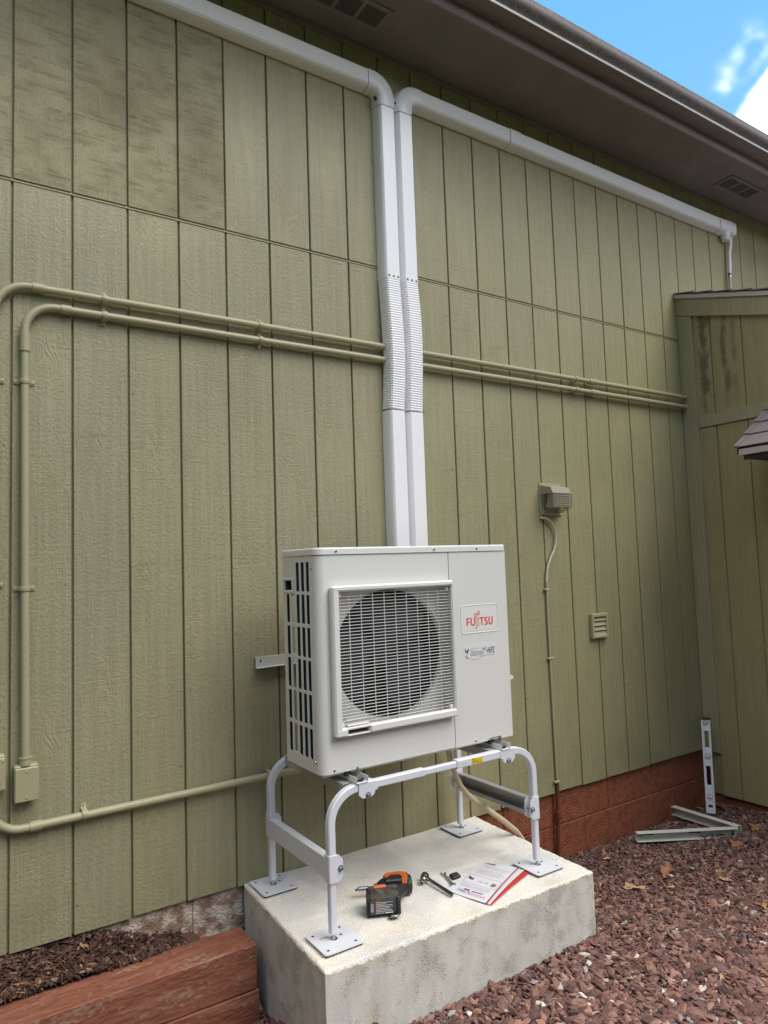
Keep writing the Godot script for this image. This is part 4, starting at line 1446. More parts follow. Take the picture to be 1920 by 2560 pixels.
# ---------------------------------------------------------------- lettering
func letters(b: MB, s: String, font: String, o: Vector3, ex: Vector3, ey: Vector3, w: float, h: float, skew := 0.0, weight := 400) -> void:
	# fits the word into the box w by h whose lower left corner is o
	var f := SystemFont.new()
	f.font_names = PackedStringArray([font])
	f.font_weight = weight
	var tm := TextMesh.new()
	tm.text = s
	tm.font = f
	tm.font_size = 64
	tm.pixel_size = 0.01
	tm.depth = 0.01
	tm.curve_step = 2.0
	var a := tm.surface_get_arrays(0)
	var vv: PackedVector3Array = a[Mesh.ARRAY_VERTEX]
	var ii: PackedInt32Array = a[Mesh.ARRAY_INDEX] if a[Mesh.ARRAY_INDEX] != null else PackedInt32Array(range(vv.size()))
	if vv.is_empty(): return
	var lo := vv[0]
	var hi := vv[0]
	for p in vv:
		lo = lo.min(p); hi = hi.max(p)
	var sx := w / maxf(hi.x - lo.x, 1e-6)
	var sy := h / maxf(hi.y - lo.y, 1e-6)
	var ez := ex.cross(ey).normalized()
	for i in range(0, ii.size(), 3):
		var P := []
		var flat := true
		for k in 3:
			var p := vv[ii[i + k]]
			if p.z < hi.z - 1e-4: flat = false
			var y := (p.y - lo.y) * sy
			P.append(o + ex * ((p.x - lo.x) * sx + skew * y) + ey * y)
		if flat: b.tri(P[0], P[1], P[2], ez)

# ---------------------------------------------------------------- heat pump
func build_unit() -> void:
	var XL := 0.903
	var XR := 1.800
	var Y0 := 0.543
	var YC := 1.306
	var YT := 1.3325
	var ZF := 0.575
	var ZB := 0.302
	var o := thing("heat_pump", "ivory outdoor heat pump unit with round fan behind a square grille", "heat pump", Vector3(1.35, 0.54, 0.44))
	# front panel with the fan opening, and its rounded corner
	var b := mb()
	var cx := 1.243
	var cy := 0.9300
	var R := 0.2455
	var ZR := 0.522
	var px0 := 0.936
	var px1 := 1.4945
	var ang := []
	for i in 72: ang.append(TAU * i / 72.0)
	for q in [[0.9535, 0.6735], [1.49, 0.6735], [1.49, 1.1895], [0.9535, 1.1895]]: ang.append(fposmod(atan2(q[1] - cy, q[0] - cx), TAU))
	ang.sort()
	var rect := func(a: float) -> Vector3:
		var dx := cos(a)
		var dy := sin(a)
		var t := 1e9
		if dx > 1e-6: t = minf(t, (1.49 - cx) / dx)
		if dx < -1e-6: t = minf(t, (0.9535 - cx) / dx)
		if dy > 1e-6: t = minf(t, (1.1895 - cy) / dy)
		if dy < -1e-6: t = minf(t, (0.6735 - cy) / dy)
		return Vector3(cx + dx * t, cy + dy * t, ZR)
	# the panel around the sunken square behind the grille
	var q0 := Vector2(0.9535, 0.6735)
	var q1 := Vector2(1.4900, 1.1895)
	b.quad(Vector3(px0, Y0, ZF), Vector3(px1, Y0, ZF), Vector3(px1, q0.y, ZF), Vector3(px0, q0.y, ZF), Vector3(0, 0, 1))
	b.quad(Vector3(px0, q1.y, ZF), Vector3(px1, q1.y, ZF), Vector3(px1, YC, ZF), Vector3(px0, YC, ZF), Vector3(0, 0, 1))
	b.quad(Vector3(px0, q0.y, ZF), Vector3(q0.x, q0.y, ZF), Vector3(q0.x, q1.y, ZF), Vector3(px0, q1.y, ZF), Vector3(0, 0, 1))

	b.quad(Vector3(q1.x, q0.y, ZF), Vector3(px1, q0.y, ZF), Vector3(px1, q1.y, ZF), Vector3(q1.x, q1.y, ZF), Vector3(0, 0, 1))
	b.quad(Vector3(q0.x, q0.y, ZF), Vector3(q1.x, q0.y, ZF), Vector3(q1.x, q0.y, ZR), Vector3(q0.x, q0.y, ZR), Vector3(0, 1, 0))
	b.quad(Vector3(q0.x, q1.y, ZF), Vector3(q1.x, q1.y, ZF), Vector3(q1.x, q1.y, ZR), Vector3(q0.x, q1.y, ZR), Vector3(0, -1, 0))
	b.quad(Vector3(q0.x, q0.y, ZF), Vector3(q0.x, q1.y, ZF), Vector3(q0.x, q1.y, ZR), Vector3(q0.x, q0.y, ZR), Vector3(1, 0, 0))
	b.quad(Vector3(q1.x, q0.y, ZF), Vector3(q1.x, q1.y, ZF), Vector3(q1.x, q1.y, ZR), Vector3(q1.x, q0.y, ZR), Vector3(-1, 0, 0))
	for i in ang.size():
		var a: float = ang[i]
		var a2: float = ang[(i + 1) % ang.size()]
		var c0 := Vector3(cx + cos(a) * R, cy + sin(a) * R, ZR)
		var c1 := Vector3(cx + cos(a2) * R, cy + sin(a2) * R, ZR)
		b.quad(c0, rect.call(a), rect.call(a2), c1, Vector3(0, 0, 1))
		# rolled inlet lip
		var d := Vector3(0, 0, -0.012)
		var k0 := (c0 - Vector3(cx, cy, ZR)).normalized() * -0.006
		var k1 := (c1 - Vector3(cx, cy, ZR)).normalized() * -0.006
		b.quad(c0, c1, c1 + d + k1, c0 + d + k0, (k0 + k1).normalized())
	var N := 10
	for i in N:
		var a := PI * 0.5 * i / N
		var a2 := PI * 0.5 * (i + 1) / N
		var rr := 0.033
		var cc := Vector3(px0, 0, ZF - rr)
		var n0 := Vector3(-sin(a), 0, cos(a))
		var n1 := Vector3(-sin(a2), 0, cos(a2))
		var p0 := cc + n0 * rr
		var p1 := cc + n1 * rr
		var u := Vector3(0, Y0, 0)
		var w := Vector3(0, YC, 0)
		b.tri(p0 + u, p1 + u, p1 + w, n0, n1, n1)
		b.tri(p0 + u, p1 + w, p0 + w, n0, n1, n0)
	b.box(Vector3(px1 - 0.004, Y0, ZF - 0.03), Vector3(px1 - 0.001, YC, ZF - 0.001))
	b.box(Vector3(px0, Y0 - 0.0015, ZB), Vector3(px1 + 0.3, Y0 + 0.004, ZF - 0.004))
	part("front_panel", b, M.ivory, o)
	# left side panel: a grid of upright slots
	b = mb()
	var zc := [ZB, 0.3275, 0.3535, 0.3695, 0.3945, 0.411, 0.4365, 0.452, 0.4775, 0.4925, 0.5165, ZF - 0.033]
	var rows := [[1.2835, 1.1770], [1.1655, 1.0605], [1.0478, 0.9410], [0.9305, 0.8228], [0.8115, 0.7055], [0.6920, 0.5870]]
	var xa := XL
	var xb := XL + 0.0035
	# uprights
	for k in 6:
		var z0: float = zc[k * 2]
		var z1: float = zc[k * 2 + 1]
		if k < 2:
			b.box(Vector3(xa, Y0, z0), Vector3(xb, 1.176, z1), 0.0008)
			b.box(Vector3(xa, 1.222, z0), Vector3(xb, YC, z1), 0.0008)
		else:
			b.box(Vector3(xa, Y0, z0), Vector3(xb, YC, z1), 0.0008)
	# ribs between the rows, filling the slots' columns
	for col in 5:
		var z0: float = zc[col * 2 + 1] - 0.0006
		var z1: float = zc[col * 2 + 2] + 0.0006
		var top := YC
		for r in 6:
			var hi: float = rows[r][0]
			var lo: float = rows[r][1]
			if r == 0 and col < 2:
				b.box(Vector3(xa + 0.0003, 1.222, z0), Vector3(xb - 0.0003, YC, z1), 0.0006)
				top = 1.176
				continue
			b.box(Vector3(xa + 0.0003, hi, z0), Vector3(xb - 0.0003, top, z1), 0.0006)
			# rounded slot corners
			for q in [[hi, -1, z0 + 0.0006, 1], [hi, -1, z1 - 0.0006, -1], [lo, 1, z0 + 0.0006, 1], [lo, 1, z1 - 0.0006, -1]]:
				var c := Vector3(xa + 0.0006, q[0], q[2])
				var e := 0.005
				b.prism(PackedVector2Array([Vector2(0, 0), Vector2(e, 0), Vector2(0.3 * e, 0.3 * e), Vector2(0, e)]), c, Vector3(0, 0, q[3]), Vector3(0, q[1], 0), Vector3(0.0025, 0, 0))
			top = lo
		b.box(Vector3(xa + 0.0003, Y0 + 0.001, z0), Vector3(xb - 0.0003, top, z1), 0.0006)
	# the solid part above the handle, left open where the handle sits
	part("side_panel", b, M.ivory, o)
	b = mb()
	b.box(Vector3(XL - 0.004, 1.217, ZB + 0.001), Vector3(XL + 0.012, 1.2265, 0.392), 0.002)
	b.box(Vector3(XL - 0.004, 1.1705, ZB + 0.001), Vector3(XL + 0.012, 1.181, 0.392), 0.002)
	b.box(Vector3(XL - 0.004, 1.179, 0.380), Vector3(XL + 0.012, 1.219, 0.392), 0.002)
	b.box(Vector3(XL - 0.004, 1.179, ZB + 0.001), Vector3(XL + 0.012, 1.219, 0.314), 0.002)
	b.box(Vector3(XL + 0.012, 1.179, 0.355), Vector3(XL + 0.014, 1.219, 0.385))
	part("handle_pocket", b, M.ivory_light, o)
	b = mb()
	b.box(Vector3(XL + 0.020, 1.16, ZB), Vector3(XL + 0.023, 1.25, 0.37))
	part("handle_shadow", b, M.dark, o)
	# what shows through the slots
	b = mb()
	b.box(Vector3(XL + 0.0075, 0.56, 0.387), Vector3(XL + 0.030, 1.295, 0.537))
	part("coil", b, M.coil, o)
	for i in 18:
		b = mb()
		var zz := 0.389 + i * 0.0080
		b.box(Vector3(XL + 0.0060, 0.562, zz), Vector3(XL + 0.0076, 1.293, zz + 0.0012))
		part("coil_fin", b, M.coil, o)
	b = mb()
	b.box(Vector3(XL + 0.004, 0.56, 0.304), Vector3(XL + 0.0215, 1.295, 0.3185))
	part("rear_post", b, M.grey_plate, o)
	# the inside
	b = mb()
	b.box(Vector3(XL + 0.034, 0.56, 0.41), Vector3(1.79, 1.30, 0.415))
	b.box(Vector3(XL + 0.031, 0.56, 0.41), Vector3(XL + 0.034, 1.30, 0.520))
	b.box(Vector3(1.4975, 0.56, 0.412), Vector3(1.501, 1.30, 0.570))
	b.box(Vector3(XL + 0.034, 1.297, 0.415), Vector3(1.79, 1.30, 0.57))
	part("inner_casing", b, M.dark, o)
	b = mb()
	b.lathe(Vector3(cx, cy, 0.510), Vector3(0, 0, -1), [Vector2(R - 0.006, 0.0), Vector2(R - 0.010, 0.03), Vector2(R - 0.010, 0.09)], 48, true)
	part("fan_shroud", b, M.dark, o)
	var fan := Node3D.new()
	fan.name = "fan"
	o.add_child(fan)
	b = mb()
	b.lathe(Vector3(cx, cy, 0.430), Vector3(0, 0, 1), [Vector2(0.065, 0.0), Vector2(0.062, 0.05), Vector2(0.05, 0.062), Vector2(0.0, 0.064)], 24, true)
	part("hub", b, M.fan, fan)
	for k in 3:
		b = mb()
		for i in 8:
			for j in 6:
				var P := []
				for e in [[i, j], [i + 1, j], [i + 1, j + 1], [i, j + 1]]:
					var a = TAU * k / 3.0 + 0.4 + e[0] / 8.0 * 1.55 + e[1] * 0.035
					var r = 0.062 + e[1] / 6.0 * 0.155
					P.append(Vector3(cx + cos(a) * r, cy + sin(a) * r, 0.500 - e[0] / 8.0 * 0.06))
				b.quad(P[0], P[1], P[2], P[3], Vector3(0, 0.2, 1).normalized())
		part("blade", b, M.fan, fan)
	# service panel with the bolt notch
	b = mb()
	b.prism(PackedVector2Array([Vector2(1.4975, Y0 - 0.002), Vector2(1.660, Y0 - 0.002), Vector2(1.673, Y0 + 0.0075), Vector2(1.722, Y0 + 0.0075), Vector2(1.735, Y0 - 0.002), Vector2(XR, Y0 - 0.002), Vector2(XR, YC), Vector2(1.4975, YC)]), Vector3(0, 0, ZF - 0.012), Vector3(1, 0, 0), Vector3(0, 1, 0), Vector3(0, 0, 0.0125))
	part("service_panel", b, M.ivory, o)
	b = mb()
	b.box(Vector3(XR - 0.0035, Y0, ZB), Vector3(XR - 0.0005, YC, ZF - 0.0125))
	part("right_panel", b, M.ivory, o)
	b = mb()
	b.box(Vector3(1.4975, Y0 + 0.001, ZB), Vector3(XR - 0.004, YC - 0.001, ZB + 0.003))
	part("rear_panel", b, M.ivory, o)
	# top cover
	b = mb()
	var tp := PackedVector2Array()
	for e in arc(Vector3(XL - 0.003 + 0.036, 0, ZF + 0.004 - 0.036), Vector3(-1, 0, 0), Vector3(0, 0, 1), 0.036, 0, PI / 2, 10): tp.append(Vector2(e.x, e.z))
	for e in arc(Vector3(XR + 0.002 - 0.012, 0, ZF + 0.004 - 0.012), Vector3(0, 0, 1), Vector3(1, 0, 0), 0.012, 0, PI / 2, 5): tp.append(Vector2(e.x, e.z))
	tp.append(Vector2(XR + 0.002, ZB - 0.004))
	tp.append(Vector2(XL - 0.003, ZB - 0.004))
	var lv := [[0.0, YC + 0.0015], [0.0, YT - 0.006], [0.0012, YT - 0.0025], [0.004, YT - 0.0005], [0.008, YT]]
	var cen := Vector2(1.35, 0.44)
	for l in lv.size() - 1:
		for i in tp.size():
			var p := tp[i]
			var q := tp[(i + 1) % tp.size()]
			var e := (q - p).normalized()
			var no := Vector2(e.y, -e.x)
			if no.dot((p + q) * 0.5 - cen) < 0: no = -no
			var i0: float = lv[l][0]
			var i1: float = lv[l + 1][0]
			var pd := (cen - p).normalized()
			var qd := (cen - q).normalized()
			var P := [Vector3(p.x + pd.x * i0, lv[l][1], p.y + pd.y * i0), Vector3(q.x + qd.x * i0, lv[l][1], q.y + qd.y * i0), Vector3(q.x + qd.x * i1, lv[l + 1][1], q.y + qd.y * i1), Vector3(p.x + pd.x * i1, lv[l + 1][1], p.y + pd.y * i1)]
			var t: float = l / 3.5
			b.quad(P[0], P[1], P[2], P[3], Vector3(no.x * (1 - t * 0.7), t, no.y * (1 - t * 0.7)).normalized())
	var idx := Geometry2D.triangulate_polygon(tp)
	for i in range(0, idx.size(), 3):
		var P := []
		for k in 3:
			var p := tp[idx[i + k]]
			var pd := (cen - p).normalized() * 0.008
			P.append(Vector3(p.x + pd.x, YT, p.y + pd.y))
		b.tri(P[0], P[1], P[2], Vector3.UP)
		for k in 3: P[k] = Vector3(tp[idx[i + k]].x, YC + 0.0015, tp[idx[i + k]].y)
		b.tri(P[0], P[1], P[2], Vector3.DOWN)
	part("top_cover", b, M.ivory_light, o)
	# base pan under the body
	b = mb()
	b.box(Vector3(XL + 0.012, Y0 - 0.010, ZB + 0.01), Vector3(XR - 0.15, Y0 - 0.002, ZF - 0.012), 0.002)
	part("base_pan", b, M.ivory, o)
	# grille: frame and wires
	var gr := Node3D.new()
	gr.name = "grille"
	o.add_child(gr)
	var g0 := Vector2(0.9485, 0.6685)
	var g1 := Vector2(1.4935, 1.1945)
	var zf := 0.606
	var zp := 0.5765
	b = mb()
	b.box(Vector3(g0.x, g0.y, zp), Vector3(0.9775, g1.y, zf), 0.006)
	b.box(Vector3(1.4825, g0.y, zp), Vector3(g1.x, g1.y, zf), 0.005)
	b.box(Vector3(g0.x + 0.002, 1.1735, zp + 0.0005), Vector3(g1.x - 0.002, g1.y + 0.0005, zf + 0.0006), 0.006)
	b.box(Vector3(g0.x + 0.002, g0.y - 0.0005, zp + 0.0005), Vector3(1.000, 0.6985, zf + 0.0006), 0.006)
	b.box(Vector3(1.088, g0.y - 0.0005, zp + 0.0005), Vector3(g1.x - 0.002, 0.6985, zf + 0.0006), 0.006)
	b.box(Vector3(0.995, 0.6905, zp + 0.0008), Vector3(1.095, 0.6983, zf + 0.0002), 0.002)
	b.box(Vector3(0.995, g0.y, zp + 0.0008), Vector3(1.095, 0.674, zf - 0.003), 0.002)
	part("grille_frame", b, M.ivory_light, gr)
	b = mb()
	b.box(Vector3(0.998, 0.673, zp + 0.0012), Vector3(1.092, 0.692, zp + 0.004))
	part("grip_recess", b, M.grey_plate, gr)
	var wy := 0.7085
	while wy < 1.168:
		b = mb()
		b.box(Vector3(0.975, wy - 0.0010, 0.587), Vector3(1.485, wy + 0.0010, 0.5904), 0.0004)
		part("grille_bar", b, M.ivory_light, gr)
		wy += 0.01145
	for i in 9:
		var x := 1.0275 + i * 0.0503
		b = mb()
		b.box(Vector3(x - 0.0011, 0.695, 0.5825), Vector3(x + 0.0011, 1.176, 0.5862), 0.0004)
		part("grille_upright", b, M.ivory_light, gr)
	for q in [[0.978, 1.155], [1.466, 1.155], [0.978, 0.699], [1.466, 0.699]]:
		b = mb()
		b.box(Vector3(q[0], q[1], zp), Vector3(q[0] + 0.013, q[1] + 0.015, 0.592), 0.002)
		part("corner_boss", b, M.ivory_light, gr)
	b = mb()
	b.box(Vector3(1.000, 0.7005, zp + 0.001), Vector3(1.090, 0.706, 0.598), 0.002)
	b.box(Vector3(1.000, 0.718, zp + 0.001), Vector3(1.090, 0.728, 0.585), 0.002)
	part("inner_tab", b, M.ivory_light, gr)
	# screws
	for q in [[0.982, 1.3185, 0.5795], [1.424, 1.3185, 0.5795], [1.643, 1.3185, 0.5795], [0.954, 0.5545, 0.5755], [1.599, 0.5535, 0.5765]]:
		b = mb()
		b.lathe(Vector3(q[0], q[1], q[2] - 0.001), Vector3(0, 0, 1), [Vector2(0.0052, 0), Vector2(0.0050, 0.002), Vector2(0.0035, 0.0036), Vector2(0, 0.004)], 12)
		part("screw", b, M.chrome, o)
	for q in [[1.2625, 0.5345], [0.5835, 0.5325]]:
		b = mb()
		b.lathe(Vector3(XL - 0.0002, q[0], q[1]), Vector3(-1, 0, 0), [Vector2(0.0085, 0), Vector2(0.0085, 0.0004), Vector2(0.006, 0.0006), Vector2(0.0055, -0.002), Vector2(0, -0.002)], 14)
		b.lathe(Vector3(XL - 0.001, q[0], q[1]), Vector3(-1, 0, 0), [Vector2(0.0045, -0.001), Vector2(0.004, 0.002), Vector2(0, 0.003)], 10)
		part("screw", b, M.chrome, o)
	# dimples
	for q in [[1.566, 1.167], [1.720, 1.167], [1.560, 1.1355], [1.729, 1.1355]]:
		b = mb()
		b.box(Vector3(q[0] - 0.003, q[1] - 0.0015, ZF), Vector3(q[0] + 0.003, q[1] + 0.0015, ZF + 0.0012), 0.0005)
		part("nub", b, M.ivory, o)
	# badge
	b = mb()
	var bp := PackedVector2Array()
	var bx0 := 1.546
	var bx1 := 1.7455
	var by0 := 0.975
	var by1 := 1.0905
	var br := 0.010
	for q in [[bx1 - br, by1 - br, 0.0], [bx0 + br, by1 - br, PI / 2], [bx0 + br, by0 + br, PI], [bx1 - br, by0 + br, PI * 1.5]]:
		for i in 6:
			var a: float = q[2] + PI / 2 * i / 5.0
			bp.append(Vector2(q[0] + cos(a) * br, q[1] + sin(a) * br))
	var bc := Vector2((bx0 + bx1) / 2, (by0 + by1) / 2)
	for i in bp.size():
		var p := bp[i]
		var q := bp[(i + 1) % bp.size()]
		var f := func(v: Vector2, s: float, z: float) -> Vector3: return Vector3(bc.x + (v.x - bc.x) * (1 - s / 0.1), bc.y + (v.y - bc.y) * (1 - s / 0.058), z)
		var no := (((p + q) * 0.5) - bc).normalized()
		b.quad(f.call(p, 0, ZF), f.call(q, 0, ZF), f.call(q, 0.002, ZF + 0.0024), f.call(p, 0.002, ZF + 0.0024), Vector3(no.x, no.y, 0.8).normalized())
		b.quad(f.call(p, 0.002, ZF + 0.0024), f.call(q, 0.002, ZF + 0.0024), f.call(q, 0.005, ZF + 0.0012), f.call(p, 0.005, ZF + 0.0012), Vector3(-no.x * 0.4, -no.y * 0.4, 1).normalized())
	part("badge_rim", b, M.ivory, o)
	b = mb()
	b.box(Vector3(1.550, 0.979, ZF + 0.0002), Vector3(1.7415, 1.0865, ZF + 0.0012))
	b.box(Vector3(1.563, 0.9845, ZF + 0.0005), Vector3(1.7275, 1.071, ZF + 0.0017))
	b.box(Vector3(1.556, 0.866, ZF + 0.0002), Vector3(1.728, 0.9335, ZF + 0.0009))
	part("badge_plate", b, M.ivory_light, o)
	b = mb()
	var z := ZF + 0.0022
	var ex := Vector3(1, 0, 0)
	var ey := Vector3(0, 1, 0)
	# the word, letter by letter in narrow capitals, with the long J and the loop above it
	letters(b, "F", "Droid Sans", Vector3(1.5755, 1.0065, z), ex, ey, 0.0170, 0.0325, 0, 600)
	letters(b, "U", "Droid Sans", Vector3(1.5970, 1.0060, z), ex, ey, 0.0250, 0.0325, 0, 600)
	letters(b, "I", "Droid Sans", Vector3(1.6385, 1.0055, z), ex, ey, 0.0044, 0.0325, 0, 600)
	letters(b, "T", "Droid Sans", Vector3(1.6460, 1.0055, z), ex, ey, 0.0215, 0.0325, 0, 600)
	letters(b, "S", "Droid Sans", Vector3(1.6700, 1.0045, z), ex, ey, 0.0185, 0.0335, 0, 600)
	letters(b, "U", "Droid Sans", Vector3(1.6925, 1.0045, z), ex, ey, 0.0235, 0.0330, 0, 600)
	var stroke := PackedVector2Array([Vector2(-0.0022, 0), Vector2(0.0022, 0), Vector2(0.0022, 0.0004), Vector2(-0.0022, 0.0004)])
	b.sweep([Vector3(1.6310, 1.0390, z - 0.0004), Vector3(1.6310, 1.006, z - 0.0004), Vector3(1.6298, 1.0005, z - 0.0004), Vector3(1.6265, 0.9965, z - 0.0004), Vector3(1.6220, 0.9950, z - 0.0004)], stroke, Vector3(0, 0, 1))
	var loop := []
	for i in 41:
		var a := TAU * i / 40.0
		var den := 1.0 + sin(a) * sin(a)
		var u := 0.0165 * cos(a) / den
		var w := 0.0175 * sin(a) * cos(a) / den
		loop.append(Vector3(1.6325 + u * 0.87 - w * 0.35, 1.0510 + u * 0.42 + w * 0.95, z - 0.0004))
	b.sweep(loop, PackedVector2Array([Vector2(-0.0016, 0), Vector2(0.0016, 0), Vector2(0.0016, 0.0004), Vector2(-0.0016, 0.0004)]), Vector3(0, 0, 1), false, false)
	part("badge_lettering", b, M.red_ink, o)
	b = mb()
	var z2 := ZF + 0.0013
	letters(b, "HFI", "Droid Sans", Vector3(1.6800, 0.8885, z2), ex, ey, 0.0370, 0.0255, 0.15, 700)
	letters(b, "Halcyon", "Droid Serif", Vector3(1.5860, 0.8790, z2), ex, ey, 0.0640, 0.0300, 0.25)
	letters(b, "Hybrid Flex Inverter", "Droid Sans", Vector3(1.6420, 0.8790, z2), ex, ey, 0.0780, 0.0055)
	# the leaf sprigs and the bird
	for q in [[1.5700, 0.8970, 1.9, 0.024], [1.5735, 0.8950, 1.35, 0.026], [1.5700, 0.8850, 2.7, 0.012], [1.5800, 0.8800, 3.4, 0.012], [1.5640, 0.8800, 0.2, 0.012], [1.6640, 0.9010, 2.2, 0.020], [1.6660, 0.9030, 1.2, 0.018], [1.6700, 0.8995, 0.15, 0.014], [1.6620, 0.8965, 3.6, 0.010]]:
		var d := Vector3(cos(q[2]), sin(q[2]), 0)
		var s := Vector3(-d.y, d.x, 0)
		var p := Vector3(q[0], q[1], z2)
		var l: float = q[3]
		b.tri(p, p + d * l * 0.45 + s * l * 0.16, p + d * l, Vector3(0, 0, 1))
		b.tri(p, p + d * l, p + d * l * 0.45 - s * l * 0.16, Vector3(0, 0, 1))
	var ov := []
	for i in 25:
		var a := PI * 0.22 + PI * 1.5 * i / 24.0 + PI * 0.15
		ov.append(Vector3(1.616 + 0.047 * cos(a), 0.8935 + 0.0225 * sin(a), z2 - 0.0004))
	b.sweep(ov, PackedVector2Array([Vector2(-0.0005, 0), Vector2(0.0005, 0), Vector2(0.0005, 0.0003), Vector2(-0.0005, 0.0003)]), Vector3(0, 0, 1), false, false)
	part("model_lettering", b, M.blue_ink, o)
	# service valve cover poking out at the right
	b = mb()
	b.box(Vector3(XR, 0.752, 0.53), Vector3(XR + 0.008, 0.792, 0.565), 0.002)
	b.prism(PackedVector2Array([Vector2(0, 0), Vector2(0.028, 0.004), Vector2(0.030, 0.012), Vector2(0.018, 0.020), Vector2(0, 0.026)]), Vector3(XR + 0.001, 0.765, 0.535), Vector3(1, 0, 0), Vector3(0, 1, 0), Vector3(0, 0, 0.028))
	part("valve_cover", b, M.ivory_light, o)

# ---------------------------------------------------------------- stand
func sq(w: float, h: float) -> PackedVector2Array:
	var c := 0.0035
	var a := w / 2
	var d := h / 2
	return PackedVector2Array([Vector2(-a + c, -d), Vector2(a - c, -d), Vector2(a, -d + c), Vector2(a, d - c), Vector2(a - c, d), Vector2(-a + c, d), Vector2(-a, d - c), Vector2(-a, -d + c)])

func bolt(b: MB, p: Vector3, ax: Vector3, r: float) -> void:
	b.lathe(p, ax, [Vector2(r * 1.25, 0), Vector2(r * 1.25, 0.002), Vector2(r * 0.95, 0.0022)], 14)
	b.lathe(p, ax, [Vector2(r * 0.95, 0.002), Vector2(r * 0.95, 0.0085), Vector2(r * 0.75, 0.010), Vector2(0, 0.010)], 6)

